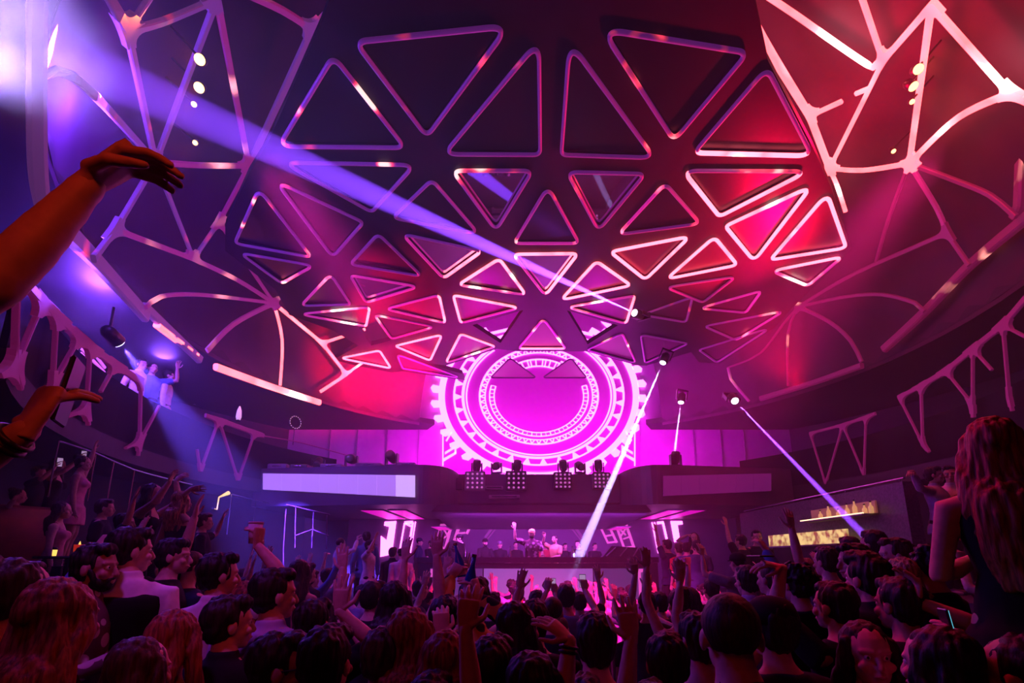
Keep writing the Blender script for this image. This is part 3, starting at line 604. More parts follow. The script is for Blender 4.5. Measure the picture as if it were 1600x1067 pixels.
for i, (px, w, h_, y, tone, l) in enumerate(((437, .55, .16, 13.7, GREYP, 'low pale equipment case at the gallery end of the ledge'), (470, .5, .13, 13.6, GEAR, 'flat black case next to the pale one on the ledge'), (520, .6, .12, 13.5, GREYP, 'flat grey dimmer pack between the two farther moving lights'), (578, .7, .13, 13.4, GREYP, 'grey dimmer pack with cables under the middle moving light'), (636, .5, .12, 13.3, GREYP, 'pale dimmer pack at the rounded end of the lavender wing'), (668, .35, .09, 13.6, GEAR, 'small black box on the rounded corner of the ledge'))):
    c = V((at_y(px, 730, y).x, y, 4.43)); t = thing('equipment_case', l, 'equipment', c, 'equipment cases on the ledge')
    mb = MB(); mb.box(c + V((0, 0, h_ / 2)), (w, .35, h_), bev=.02); mb.build('case', tone, t)
    hd = MB(); hd.tube([c + V((-w * .2, -.18, h_ * .5)), c + V((-w * .2, -.21, h_ * .55)), c + V((w * .2, -.21, h_ * .55)), c + V((w * .2, -.18, h_ * .5))], .012, 6); hd.build('handle', CHROME, t)
    cb = MB(); cb.tube([c + V((w * .5, -.1, .02)), c + V((w * .5 + .15, -.16, .02)), c + V((w * .5 + .3, -.05, .02)), c + V((w * .5 + .42, -.12, .02))], .014, 6); cb.build('cable', BLACK, t)
# wedge speaker with a round mark on the booth
c = at_y(712, 871, 12.75); t = thing('monitor_speaker', 'grey wedge speaker with a dark round mark standing on the booth counter', 'speaker', V((c.x, 12.8, 1.99)))
mb = MB(); mb.prism([V((c.x - .38, 12.65, 1.99)), V((c.x + .22, 12.65, 1.99)), V((c.x + .22, 12.65, 2.33)), V((c.x - .08, 12.65, 2.42)), V((c.x - .2, 12.65, 2.36))], (0, .35, 0)); mb.build('cabinet', GREYP, t)
mb = MB(); mb.lathe([(.085, 0), (.08, .015)], (c.x - .02, 12.65, 2.2), 20, frame_to((0, -1, 0))); mb.build('round_mark', BLACK, t)
mb = MB(); mb.box((c.x - .02, 12.632, 2.2), (.19, .01, .022), Matrix.Rotation(.3, 3, 'Y')); mb.build('mark_stripe', GREYP, t)
c = at_y(975, 866, 12.9)
t = thing('equipment_rack', 'dim slanting console of gear at the bar end of the booth', 'equipment', V((c.x, 13.0, 1.99)))
mb = MB(); mb.prism([V((c.x - .55, 12.95, 1.99)), V((c.x + .6, 12.95, 1.99)), V((c.x + .6, 12.95, 2.22)), V((c.x - .3, 12.95, 2.28))], (0, .35, 0)); mb.build('case', BOOTH, t)
for k in range(3):
    mb = MB(); mb.tube([V((c.x - .45 + k * .35, 12.93, 2.02)), V((c.x - .2 + k * .3, 12.93, 2.24))], .018, 6); mb.build('strut', GREYP, t)
for k, (px, g) in enumerate(((703, 0), (797, 1), (893, 1), (822, 0))):
    c = at_y(px, 870, 12.35 + (.25 if px == 703 else 0)); c = V((c.x, booth_y(c.x) + .12, 1.99)); t = thing('bottle', ('dark bottle on the booth counter by the wedge speaker', 'small clear bottle on the booth counter beside the waving man', 'clear water bottle on the booth counter past the yellow shirt', 'short dark bottle on the counter just before the waving man')[k], 'bottle', c, 'bottles on the booth counter')
    mb = MB(); mb.lathe([(.032, 0), (.034, .02), (.034, .13), (.014, .19), (.013, .24)], c, 12); mb.build('body', mat('clear_plastic%d' % k, (.6, .6, .7) if g else (.05, .08, .05), .15), t, True)
    mb = MB(); mb.lathe([(.016, .235), (.016, .262)], c, 10); mb.build('cap', GREYP, t)
# pink light on the soffit coves, put in as glowing panels
DLM = mat('soffit_glow', (.8, .4, .7), .4, emit=(1, .0, .62), es=.75)
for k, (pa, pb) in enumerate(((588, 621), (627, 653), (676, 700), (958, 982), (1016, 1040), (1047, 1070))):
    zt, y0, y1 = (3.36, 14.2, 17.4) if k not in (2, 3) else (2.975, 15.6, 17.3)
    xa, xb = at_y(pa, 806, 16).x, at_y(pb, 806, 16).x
    c = V(((xa + xb) / 2, (y0 + y1) / 2, zt)); t = thing('soffit_glow', ('glowing panel for the pink-lit cove over the solid stepped glyph', 'glowing panel for the pink-lit cove over the thin outlined glyph at the partition end', 'small glowing panel for the pink-lit cove over the cross-braced glyph behind the caps', 'small glowing panel for the pink-lit cove past the H-shaped glyph', 'glowing panel for the pink-lit cove over the thin outlined glyph at the bar end', 'glowing panel for the pink-lit cove over the seven-shaped glyph')[k], 'lit cove', c, 'glowing panels for the soffit coves')
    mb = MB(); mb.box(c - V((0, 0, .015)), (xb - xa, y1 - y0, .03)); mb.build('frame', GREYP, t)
    mb = MB(); mb.box(c - V((0, 0, .032)), (xb - xa - .06, y1 - y0 - .06, .008)); mb.build('glow_face', DLM, t)
# ------------------------------------------------------------------ people
TMP = bpy.data.collections.new('tmp'); COL.children.link(TMP)
def remesh(mb, vox, smooth=2):
    me = mb.mesh('t', BLACK); o = bpy.data.objects.new('t', me); TMP.objects.link(o)
    r = o.modifiers.new('r', 'REMESH'); r.mode = 'VOXEL'; r.voxel_size = vox
    if smooth: s = o.modifiers.new('s', 'SMOOTH'); s.iterations = smooth; s.factor = .5
    dg = bpy.context.evaluated_depsgraph_get(); ev = o.evaluated_get(dg); m2 = ev.to_mesh()
    vs = [v.co.copy() for v in m2.vertices]; fs = [tuple(p.vertices) for p in m2.polygons]
    ns = [v.normal.copy() for v in m2.vertices]
    ev.to_mesh_clear(); bpy.data.objects.remove(o); bpy.data.meshes.remove(me)
    return vs, fs, ns
def limb(mb, P, R, n=10): mb.tube(P, R, n, round_cap=True)
def skin_mat(n, c): return mat(n, c, .55, noise=.12, nscale=30, bump=.05)
SKIN = {'fair': skin_mat('skin_fair', (.62, .40, .31)), 'tan': skin_mat('skin_tan', (.45, .27, .19)), 'brown': skin_mat('skin_brown', (.24, .13, .08))}
def hair_mat(n, c):
    m = mat(n, c, .55, spec=.35); nt = m.node_tree; b = nt.nodes['Principled BSDF']
    tc = nt.nodes.new('ShaderNodeTexCoord'); mp = nt.nodes.new('ShaderNodeMapping'); mp.inputs['Scale'].default_value = (60, 60, 5)
    n = nt.nodes.new('ShaderNodeTexNoise'); n.inputs['Scale'].default_value = 1.6; n.inputs['Detail'].default_value = 3
    nt.links.new(tc.outputs['Object'], mp.inputs['Vector']); nt.links.new(mp.outputs['Vector'], n.inputs['Vector'])
    r = nt.nodes.new('ShaderNodeValToRGB'); r.color_ramp.elements[0].color = (*[x * .45 for x in c], 1); r.color_ramp.elements[1].color = (*[min(1, x * 1.6) for x in c], 1)
    r.color_ramp.elements[0].position = .35; r.color_ramp.elements[1].position = .65
    bp = nt.nodes.new('ShaderNodeBump'); bp.inputs['Strength'].default_value = .5; bp.inputs['Distance'].default_value = .006
    nt.links.new(n.outputs['Fac'], r.inputs['Fac']); nt.links.new(r.outputs['Color'], b.inputs['Base Color']); nt.links.new(n.outputs['Fac'], bp.inputs['Height']); nt.links.new(bp.outputs['Normal'], b.inputs['Normal'])
    return m
HAIR = {'black': hair_mat('hair_black', (.014, .010, .010)), 'brown': hair_mat('hair_brown', (.05, .025, .015)), 'auburn': hair_mat('hair_auburn', (.22, .07, .03)), 'blonde': hair_mat('hair_blonde', (.55, .36, .18)), 'grey': hair_mat('hair_grey', (.30, .28, .28))}
def cloth_mat(n, c, stripe=None, pattern=None):
    m = mat(n, c, .85, spec=.2, noise=.15, nscale=14, bump=.15); nt = m.node_tree; b = nt.nodes['Principled BSDF']
    if stripe or pattern:
        tc = nt.nodes.new('ShaderNodeTexCoord')
        if stripe: t = nt.nodes.new('ShaderNodeTexWave'); t.inputs['Scale'].default_value = 9; t.bands_direction = 'Z'; t.inputs['Distortion'].default_value = .6; out = t.outputs['Fac']
        else: t = nt.nodes.new('ShaderNodeTexVoronoi'); t.inputs['Scale'].default_value = 11; out = t.outputs['Distance']
        nt.links.new(tc.outputs['Object'], t.inputs['Vector']); r = nt.nodes.new('ShaderNodeValToRGB'); r.color_ramp.interpolation = 'CONSTANT'
        r.color_ramp.elements[0].color = (*c, 1); r.color_ramp.elements[1].color = (*(stripe or pattern), 1); r.color_ramp.elements[1].position = .5 if stripe else .42
        nt.links.new(out, r.inputs['Fac']); nt.links.new(r.outputs['Color'], b.inputs['Base Color'])
    return m
CL = {'black': cloth_mat('cloth_black', (.012, .011, .013)), 'navy': cloth_mat('cloth_navy', (.015, .02, .06)), 'white': cloth_mat('cloth_white', (.75, .72, .75)), 'grey': cloth_mat('cloth_grey', (.22, .21, .24)), 'lilac': cloth_mat('cloth_lilac', (.45, .38, .55)), 'pink': cloth_mat('cloth_pink', (.62, .25, .35)),
      'red': cloth_mat('cloth_red', (.4, .04, .04)), 'blue': cloth_mat('cloth_blue', (.12, .22, .5)), 'yellow': cloth_mat('cloth_yellow', (.75, .5, .2)), 'silver': cloth_mat('cloth_silver', (.55, .55, .6)), 'striped': cloth_mat('cloth_striped', (.6, .6, .75), stripe=(.04, .04, .12)),
      'floral': cloth_mat('cloth_floral', (.02, .02, .03), pattern=(.55, .33, .06)), 'print': cloth_mat('cloth_print', (.5, .42, .45), pattern=(.12, .06, .08)), 'denim': cloth_mat('cloth_denim', (.06, .08, .16)), 'khaki': cloth_mat('cloth_khaki', (.3, .24, .16))}
EYE = mat('eye_white', (.7, .68, .66), .2); IRIS = mat('eye_iris', (.02, .012, .01), .1); LIPS = mat('lips', (.35, .10, .10), .4)
SHOE = mat('shoe_leather', (.03, .028, .03), .4); STRAP = mat('wristband', (.02, .02, .025), .5)
UP = V((0, 0, 1))
def hand_shape(mb, wrist, d, palm, s, curl=.15, thumb_side=1, spread=.5, grip=False):
    """palm and five fingers from the wrist along d; the palm faces `palm`"""
    d = d.normalized(); palm = (palm - d * palm.dot(d)).normalized(); side = d.cross(palm) * thumb_side
    k = .0115 * s
    pc = wrist + d * .05 * s
    mb.loft([[wrist + d * (.1 * s) * t + side * (w * s * cos(a)) + palm * (th * s * sin(a)) for a in [2 * pi * j / 10 for j in range(10)]] for t, w, th in ((-.2, .024, .019), (.1, .030, .017), (.45, .040, .016), (.8, .043, .014), (1.0, .040, .012))])
    Ls = (.074, .083, .077, .060)
    for i, L in enumerate(Ls):
        off = (1.5 - i) * .0205 * s; fd = (d + side * (1.5 - i) * .10 * spread * 2).normalized(); p = wrist + d * (.094 - abs(1.2 - i) * .004) * s + side * off
        pts = [p - fd * .015 * s]; c = curl + (.06 * i * curl); cur = fd
        for seg in (.45, .32, .25):
            ang = c * (1.0 if not grip else 1.0); cur = (cur * cos(ang) + palm * sin(ang)).normalized()
            pts.append(pts[-1] + cur * (L * seg + (.015 if seg == .45 else 0)) * s)
        limb(mb, pts, [.0098 * s, .0092 * s, .0085 * s, .0072 * s], 8)
    t0 = wrist + d * .022 * s + side * .030 * s; td = (d * .62 + side * .78 + palm * (.25 + curl * .6)).normalized(); t1 = t0 + td * .042 * s; td2 = (td * .6 + d * .75 + palm * (.1 + curl * .8) - side * (.5 * curl)).normalized()
    limb(mb, [t0 - td * .012 * s, t1, t1 + td2 * .03 * s, t1 + td2 * .052 * s], [.0135 * s, .0115 * s, .010 * s, .008 * s], 8)
def ik(sh, tgt, l1, l2, pole):
    v = tgt - sh; L = min(v.length, (l1 + l2) * .998); d = v.normalized(); a = (l1 * l1 - l2 * l2 + L * L) / (2 * L); h = sqrt(max(0, l1 * l1 - a * a))
    p = pole - d * pole.dot(d); p = p.normalized() if p.length > 1e-6 else V((0, 0, -1))
    return sh + d * a + p * h, sh + d * L
ARMS = {  # upper, fore, hand, palm, curl for the right side (+x); the left side mirrors x
 'down': ((.16, -.04, -1), (.04, .22, -1), (0, .15, -1), (-1, .2, 0), .35),
 'up': ((.30, .22, .95), (-.10, .12, 1), (-.05, .1, 1), (-.1, 1, .1), .12),
 'upwide': ((.75, .2, .7), (.15, .15, 1), (.2, .1, 1), (0, 1, 0), .08),
 'wave': ((.8, .25, .35), (.12, .2, 1), (.1, .1, 1), (0, 1, .1), .1),
 'bent': ((.45, .5, .25), (-.25, .35, 1), (-.1, .2, 1), (0, 1, .1), .25),
 'fist': ((.35, .3, .9), (-.1, .1, 1), (0, .05, 1), (0, 1, 0), 1.3),
 'point': ((.35, .55, .75), (0, .45, .9), (0, .5, .9), (0, .9, -.4), .5),
 'phone': ((.35, .75, .3), (-.45, .45, .85), (-.1, .1, 1), (-.3, .95, 0), .7),
 'chest': ((.22, .15, -1), (-.55, .75, .35), (-.6, .6, .3), (-.4, -.9, 0), .5),
 'hip': ((.5, -.1, -.9), (-.4, .3, -.8), (-.3, .4, -.6), (-1, 0, 0), .5),
 'out': ((.95, .2, .15), (.75, .35, .45), (.8, .3, .4), (0, .6, -.6), .2),
 'fwd': ((.25, .9, .1), (.0, .95, .35), (0, .95, .3), (0, -.2, -1), .2),
 'table': ((.2, .35, -.9), (-.05, .95, -.12), (0, .9, -.3), (0, .2, -1), .3),
 'head': ((.75, .3, .65), (-.85, -.1, .5), (-.9, -.2, .1), (-.2, -.4, -1), .4),
}
def person_meshes(sp):
    """all meshes of one figure, standing at the origin and facing +y"""
    H = sp.get('h', 1.75); s = H / 1.75; fem = sp.get('fem', False); q = sp.get('q', 1.0); rs = random.Random(sp.get('seed', 1)); bulk = sp.get('bulk', 1.0) * (.9 if fem else 1.0)
    W = lambda x, y, z: V((x * s, y * s, z * s))
    sw = .168 if fem else .188; lean = sp.get('lean', 0); sway = sp.get('sway', 0)
    def B(x, y, z):                                     # bends the trunk forward / to the side above the hips
        k = max(0, z - .95); return W(x + sway * k, y + lean * k, z)
    wrists = {}
    body = MB()
    # legs
    st = sp.get('stance', .10)
    legs = []
    for k in (-1, 1):
        hip, kn, an = W(k * .088, 0, .93), W(k * (.07 + st * .3), .035, .50), W(k * (.05 + st * .6), -.02, .085)
        legs.append((hip, kn, an))
        limb(body, [hip, (hip + kn) / 2 + V((k * .008, .01, 0)), kn, kn + (an - kn) * .35 - V((0, .02, 0)), an], [.088 * s * bulk, .078 * s * bulk, .056 * s, .055 * s, .037 * s], 12)
        limb(body, [an - V((0, .03 * s, .035 * s)), an + V((k * .015, .07 * s, -.05 * s)), an + V((k * .025, .15 * s, -.06 * s))], [.038 * s, .036 * s, .026 * s], 8)
    tor = [(.86, .115, .085, 0), (.95, .165 if fem else .158, .115, -.005), (1.02, .150 if fem else .152, .105, 0), (1.12, .122 if fem else .142, .092, .01), (1.24, .145 if fem else .158, .108, .01), (1.33, .158 if fem else .176, .112, .0), (1.385, .155 if fem else .172, .098, -.006), (1.43, .120 if fem else .138, .080, -.012), (1.465, .083, .066, -.014), (1.49, .060, .056, -.01), (1.53, .050, .050, 0)]
    def torso(mb, add=0, z0=0, z1=9, hem=None):
        rr = [(z, rx * bulk + add, ry * bulk + add, y) for z, rx, ry, y in tor if z0 <= z <= z1]
        if hem: rr = hem + rr
        mb.loft([[B(rx * cos(a), y + ry * sin(a), z) for a in [2 * pi * j / 18 for j in range(18)]] for z, rx, ry, y in rr])
    torso(body)
    if fem:
        for k in (-1, 1): body.ball(B(k * .07, .085, 1.285), (.052 * s, .05 * s, .055 * s))
    # head
    hc = B(0, .018, 1.615); hy, hp, hr = sp.get('hyaw', 0), sp.get('hpitch', 0), sp.get('hroll', 0)
    HR = Matrix.Rotation(-radians(hy), 3, 'Z') @ Matrix.Rotation(radians(hp), 3, 'X') @ Matrix.Rotation(radians(hr), 3, 'Y')
    Hh = lambda x, y, z: hc + HR @ V((x * s, y * s, z * s))
    limb(body, [B(0, -.01, 1.44), hc - HR @ V((0, .012 * s, .05 * s))], [.060 * s * (.88 if fem else 1), .053 * s * (.88 if fem else 1)], 12)
    head = MB()
    head.ball(Hh(0, -.008, .03), (.076 * s, .095 * s, .092 * s), HR)
    head.ball(Hh(0, .022, -.045), (.060 * s, .066 * s, .068 * s), HR)
    head.ball(Hh(0, .058, -.085), (.032 * s, .028 * s, .024 * s), HR)                  # chin
    limb(head, [Hh(0, .084, .012), Hh(0, .103, -.022), Hh(0, .104, -.030)], [.010 * s, .0125 * s, .014 * s], 8)   # nose
    for k in (-1, 1):
        limb(head, [Hh(k * .012, .083, .029), Hh(k * .050, .066, .028)], [.010 * s, .009 * s], 8)             # brow
        head.ball(Hh(k * .042, .066, -.026), (.024 * s, .018 * s, .020 * s), HR)                                  # cheek
        head.ball(Hh(k * .077, -.008, -.008), (.011 * s, .021 * s, .031 * s), HR)                                # ear
    limb(head, [Hh(-.018, .087, -.058), Hh(0, .093, -.057), Hh(.018, .087, -.058)], [.006 * s, .0085 * s, .006 * s], 8)
    limb(head, [Hh(-.016, .084, -.068), Hh(0, .090, -.069), Hh(.016, .084, -.068)], [.006 * s, .008 * s, .006 * s], 8)
    limb(head, [hc - HR @ V((0, .012 * s, .03 * s)), B(0, -.008, 1.47)], [.052 * s * (.88 if fem else 1), .054 * s * (.88 if fem else 1)], 12)
    # arms
    hands = MB(); arms = {}
    for k, key in ((1, 'R'), (-1, 'L')):
        a = sp.get(key, 'down'); sh = B(k * sw, -.008, 1.385); l1, l2 = .285 * s, .255 * s
        mx = lambda t: V((t[0] * k, t[1], t[2]))
        if isinstance(a, str):
            u, f, h, pl, cu = ARMS[a]; jit = lambda t: (mx(t) + V((rs.uniform(-.1, .1), rs.uniform(-.1, .1), rs.uniform(-.08, .08)))).normalized()
            elb = sh + jit(u) * l1; wr = elb + jit(f) * l2; hd = mx(h); pl = mx(pl)
        else:
            tg, pole = V(a['at']), V(a.get('pole', (k * .6, -.3, -.4))); elb, wr = ik(sh, tg, l1, l2, pole); hd = V(a['dir']) if 'dir' in a else (wr - elb); pl = V(a.get('palm', (0, 1, 0))); cu = a.get('curl', .2)
        limb(body, [B(k * (sw - .075), -.008, 1.395), sh, elb * .45 + sh * .55, elb, elb + (wr - elb) * .35, wr], [.062 * s * bulk, .060 * s * bulk, .048 * s * bulk, .040 * s, .041 * s, .027 * s], 12)
        hand_shape(hands, wr, hd, pl, s * (.94 if fem else 1.03), cu, -k if pl.y >= 0 else -k, sp.get('spread', .6))
        arms[key] = (sh, elb, wr, hd.normalized(), pl.normalized(), k)
    out = {}
    vs, fs = [], []
    for mb, vx, sm in ((body, .013 * q, 3), (head, .0065 * q, 2), (hands, .0048 * q, 1)):
        v, f, n = remesh(mb, vx * s, sm); b = len(vs); vs += v; fs += [tuple(b + i for i in p) for p in f]
    me = bpy.data.meshes.new('body'); me.from_pydata(vs, [], fs); me.materials.append(SKIN[sp.get('skin', 'fair')]); me.polygons.foreach_set('use_smooth', [True] * len(me.polygons)); out['body'] = me
    def finish(name, mb, vx, m, disp, freq, sm=2):
        v, f, n = remesh(mb, vx * s * q, sm); sd = rs.uniform(0, 50)
        if disp: v = [p + nn * (disp * mnoise.noise(V((p.x * freq[0] + sd, p.y * freq[1], p.z * freq[2])))) for p, nn in zip(v, n)]
        me = bpy.data.meshes.new(name); me.from_pydata(v, [], f); me.materials.append(m); me.polygons.foreach_set('use_smooth', [True] * len(me.polygons)); out[name] = me
    # clothes
    top = sp.get('top', ('tee', 'black')); bot = sp.get('bot', ('trousers', 'black'))
    if top:
        c = MB(); kind = top[0]
        if fem:
            for k in (-1, 1): c.ball(B(k * .07, .085, 1.285), (.068 * s, .066 * s, .07 * s))
        if kind == 'dress':
            torso(c, .013, .95, 1.40 if sp.get('strap', True) else 1.43, [(.62, .21, .17, 0), (.80, .205, .155, 0), (.90, .195, .145, 0)])
            for k in (-1, 1): limb(c, [B(k * .09, .07, 1.36), B(k * .10, .0, 1.455), B(k * .09, -.07, 1.36)], .016 * s, 8)
        else:
            torso(c, .016, .95, 1.475 if kind != 'tank' else 1.37, [(.80, .212 * bulk + .006, .158 * bulk, 0), (.90, .208 * bulk + .004, .152 * bulk, 0)] if kind != 'tank' else [(.9, .185 * bulk, .138 * bulk, 0)])
            if kind == 'tank':
                for k in (-1, 1): limb(c, [B(k * .10, .07, 1.33), B(k * .11, .0, 1.455), B(k * .10, -.07, 1.33)], .022 * s, 8)
            if kind in ('shirt', 'jacket'): c.lathe([(.066 * s, 0), (.073 * s, .02 * s), (.064 * s, .05 * s)], B(0, -.01, 1.465), 16)
            for key in 'RL':
                sh, elb, wr, hd, pl, k = arms[key]
                if kind == 'tee' or kind == 'shirt' and sp.get('short', False): P, R = [B(k * (sw - .075), -.008, 1.392), sh, sh + (elb - sh) * .62], [.068 * s * bulk, .073 * s * bulk, .069 * s * bulk]
                elif kind == 'tank': continue
                elif kind == 'vest': continue
                else: P, R = [B(k * (sw - .075), -.008, 1.392), sh, sh * .5 + elb * .5, elb, elb * .3 + wr * .7, wr - (wr - elb) * .08], [.068 * s * bulk, .073 * s * bulk, .061 * s * bulk, .054 * s, .047 * s, .041 * s]
                limb(c, P, R, 12)
        finish({'tee': 'tee_shirt', 'shirt': 'shirt', 'jacket': 'jacket', 'tank': 'tank_top', 'dress': 'dress', 'vest': 'waistcoat'}[kind], c, .013, CL[top[1]], .012, (9, 9, 5), 3)
    if sp.get('vest'):
        c = MB(); torso(c, .040, .95, 1.40, [(.84, .226 * bulk, .172 * bulk, 0)]); 
        for k in (-1, 1): limb(c, [B(k * .085, .1, 1.34), B(k * .10, -.005, 1.445), B(k * .085, -.1, 1.34)], .045 * s, 10)
        finish('waistcoat', c, .013, CL[sp['vest']], .008, (9, 9, 5), 3)
    if bot and (not top or top[0] != 'dress'):
        c = MB(); c.loft([[W(rx * cos(a), ry * sin(a), z) for a in [2 * pi * j / 16 for j in range(16)]] for z, rx, ry in ((.84, .15, .11), (.93, .180 * bulk, .134 * bulk), (1.0, .166 * bulk, .120 * bulk))])
        for hip, kn, an in legs:
            if bot[0] == 'shorts': limb(c, [hip, kn + (hip - kn) * .15], [.105 * s * bulk, .098 * s * bulk], 12)
            else: limb(c, [hip, (hip + kn) / 2 + V((0, .012, 0)), kn, kn + (an - kn) * .35 - V((0, .02, 0)), an + V((0, 0, .01))], [.098 * s * bulk, .096 * s * bulk, .079 * s, .078 * s, .062 * s], 12)
        finish(bot[0], c, .016, CL[bot[1]], .010, (7, 7, 6), 2)
    for i_, (hip, kn, an) in enumerate(legs):
        sho = MB(); limb(sho, [an - V((0, .035 * s, .035 * s)), an + V((0, .05 * s, -.045 * s)), an + V((0, .17 * s, -.055 * s))], [.048 * s, .045 * s, .036 * s], 10)
        out['shoe_' if i_ else 'shoe'] = sho.mesh('shoe', SHOE, True)
    # hair
    hs = sp.get('hair', ('short', 'black')); style = hs[0]
    if style != 'bald':
        c = MB(); R = HR
        if style == 'buzz': c.ball(Hh(0, -.014, .036), (.080 * s, .096 * s, .091 * s), R, 18, 12)
        else:
            c.ball(Hh(0, -.030, .040), (.087 * s, .098 * s, .096 * s), R, 18, 12); c.ball(Hh(0, -.045, -.005), (.080 * s, .070 * s, .080 * s), R)
        if style == 'short': c.ball(Hh(.01, .035, .098), (.062 * s, .052 * s, .038 * s), R)
        if style == 'quiff': c.ball(Hh(0, .045, .112), (.062 * s, .050 * s, .045 * s), R); c.ball(Hh(0, -.01, .115), (.068 * s, .07 * s, .035 * s), R)
        if style == 'curly':
            for i in range(34):
                a, e = rs.uniform(0, 2 * pi), rs.uniform(-.5, 1.4)
                p = V((cos(a) * cos(e) * .093, sin(a) * cos(e) * .1 - .025, sin(e) * .1 + .035))
                if p.y > .05 and p.z < .06: continue
                c.ball(Hh(*p), .026 * s, None, 8, 6)
        if style in ('long', 'verylong', 'wavy', 'bob'):
            zl = {'long': 1.27, 'verylong': 1.06, 'wavy': 1.22, 'bob': 1.46}[style]
            zb = zl / 1.0
            top_ = Hh(0, -.035, .02)
            rings = []
            for i in range(9):
                t = i / 8; z = 1.64 + (zb - 1.64) * t
                yb = -.055 - .035 * min(1, t * 2.2) + (.0 if t < .5 else .02 * (t - .5)); wd = .085 + .028 * sin(min(1, t * 1.4) * pi * .6) - .045 * max(0, t - .7) / .3
                th = .050 + .012 * sin(t * pi) - .028 * max(0, t - .55)
                pos = B(0, yb, z); 
                if t < .35: pos = pos.lerp(Hh(0, -.05, z - 1.615), .7)
                rings.append([pos + V((wd * s * cos(a), th * s * sin(a) * (1.0 if sin(a) < 0 else .8), 0)) for a in [2 * pi * j / 16 for j in range(16)]])
            c.loft(rings)
            for k in (-1, 1):                           # locks beside the face and over the shoulder
                e = .05 if sp.get('front', rs.random() < .6) else -.05
                limb(c, [Hh(k * .070, .005, .05), Hh(k * .088, .0, -.03), B(k * .098, e * .6, 1.50), B(k * .115, e, max(zb, 1.36)), B(k * .105, e * 1.3, max(zb, 1.30) - .02)], [.028 * s, .032 * s, .034 * s, .028 * s, .014 * s], 10)
            if style == 'wavy':
                for i in range(22): z = rs.uniform(zb + .03, 1.48); a = rs.uniform(pi * .95, 2.05 * pi); c.ball(B(.105 * cos(a), -.06 + .055 * sin(a), z), (.03 * s, .03 * s, .045 * s), None, 8, 6)
        if style == 'bun': c.ball(Hh(0, -.10, .105), .048 * s, R); 
        if style == 'pony': limb(c, [Hh(0, -.10, .05), Hh(0, -.155, .03), Hh(0, -.16, -.07), Hh(0, -.14, -.2)], [.022 * s, .03 * s, .03 * s, .012 * s], 10)
        finish('hair', c, .0075, HAIR[hs[1]], .011 if style not in ('buzz', 'bald') else .002, (55, 55, 9 if style != 'curly' else 45), 1)
    if sp.get('cap'):
        c = MB(); c.loft([[Hh(rx * cos(a), -.012 + ry * sin(a), z) for a in [2 * pi * j / 20 for j in range(20)]] for z, rx, ry in ((.035, .092, .110), (.075, .092, .108), (.11, .080, .092), (.135, .05, .058), (.143, .008, .01))])
        br = -1 if sp.get('capback') else 1
        c.loft([[Hh(x, -.012 + br * y, z) for x, y, z in L] for L in ([(-.07, .085, .040), (-.03, .105, .043), (.03, .105, .043), (.07, .085, .040)], [(-.065, .13, .034), (-.03, .17, .034), (.03, .17, .034), (.065, .13, .034)])], closed=False)
        c.loft([[Hh(x, -.012 + br * y, z - .006) for x, y, z in L] for L in ([(-.07, .085, .040), (-.03, .105, .043), (.03, .105, .043), (.07, .085, .040)], [(-.065, .13, .034), (-.03, .17, .034), (.03, .17, .034), (.065, .13, .034)])], closed=False)
        out['cap'] = c.mesh('cap', CL[sp['cap']], True)
    if q < 1.4:
        for k in (-1, 1):
            c = MB(); c.ball(Hh(k * .031, .0715, .008), .0115 * s, None, 10, 8, 0); c.ball(Hh(k * .031, .0802, .008), (.0058 * s, .004 * s, .0058 * s), None, 8, 6, 1)
            out['eye' if k < 0 else 'eye_'] = c.mesh('eye', [EYE, IRIS], True)
        if fem or not sp.get('beard'):
            c = MB(); limb(c, [Hh(-.018, .0915, -.0615), Hh(0, .0985, -.0615), Hh(.018, .0915, -.0615)], [.003 * s, .0058 * s, .003 * s], 8); out['lips'] = c.mesh('lips', LIPS, True)
    if sp.get('beard'):
        c = MB(); c.ball(Hh(0, .035, -.075), (.062 * s, .058 * s, .045 * s), HR); limb(c, [Hh(-.03, .083, -.06), Hh(0, .098, -.045), Hh(.03, .083, -.06)], .008 * s, 8)
        for k in (-1, 1): limb(c, [Hh(k * .064, .015, -.01), Hh(k * .058, .035, -.06)], .016 * s, 8)
        finish('beard', c, .0075, HAIR[hs[1]], .006, (50, 50, 20), 1)
    if sp.get('glasses'):
        c = MB()
        for k in (-1, 1):
            c.tube([Hh(k * .033 + .024 * cos(a), .096 - .01 * abs(cos(a)), .008 + .019 * sin(a)) for a in [2 * pi * j / 14 for j in range(14)]], .003 * s, 6, loop=True); c.ball(Hh(k * .033, .093, .008), (.022 * s, .003 * s, .018 * s), HR, 12, 6, 1); c.tube([Hh(k * .058, .088, .010), Hh(k * .080, .0, .008)], .003 * s, 6)
        out['sunglasses'] = c.mesh('sunglasses', [BLACK, BLACK if sp['glasses'] == 'dark' else LENS], True)
    if sp.get('band'):
        for key in sp['band']:
            sh, elb, wr, hd, pl, k = arms[key]; c = MB()
            for t in (.10, .17): m_ = wr + (elb - wr) * t; dd = (wr - elb).normalized(); Z = frame_to(dd); c.tube([m_ + Z @ V((.033 * s * cos(a), .033 * s * sin(a), 0)) for a in [2 * pi * j / 14 for j in range(14)]], .006 * s, 6, loop=True)
            out['wristband'] = c.mesh('wristband', STRAP, True)
    return out, arms
PARTS_ = ('body', 'hair', 'tee_shirt', 'shirt', 'jacket', 'tank_top', 'dress', 'waistcoat', 'trousers', 'shorts', 'shoe', 'shoe_', 'cap', 'eye', 'eye_', 'lips', 'beard', 'sunglasses', 'wristband')
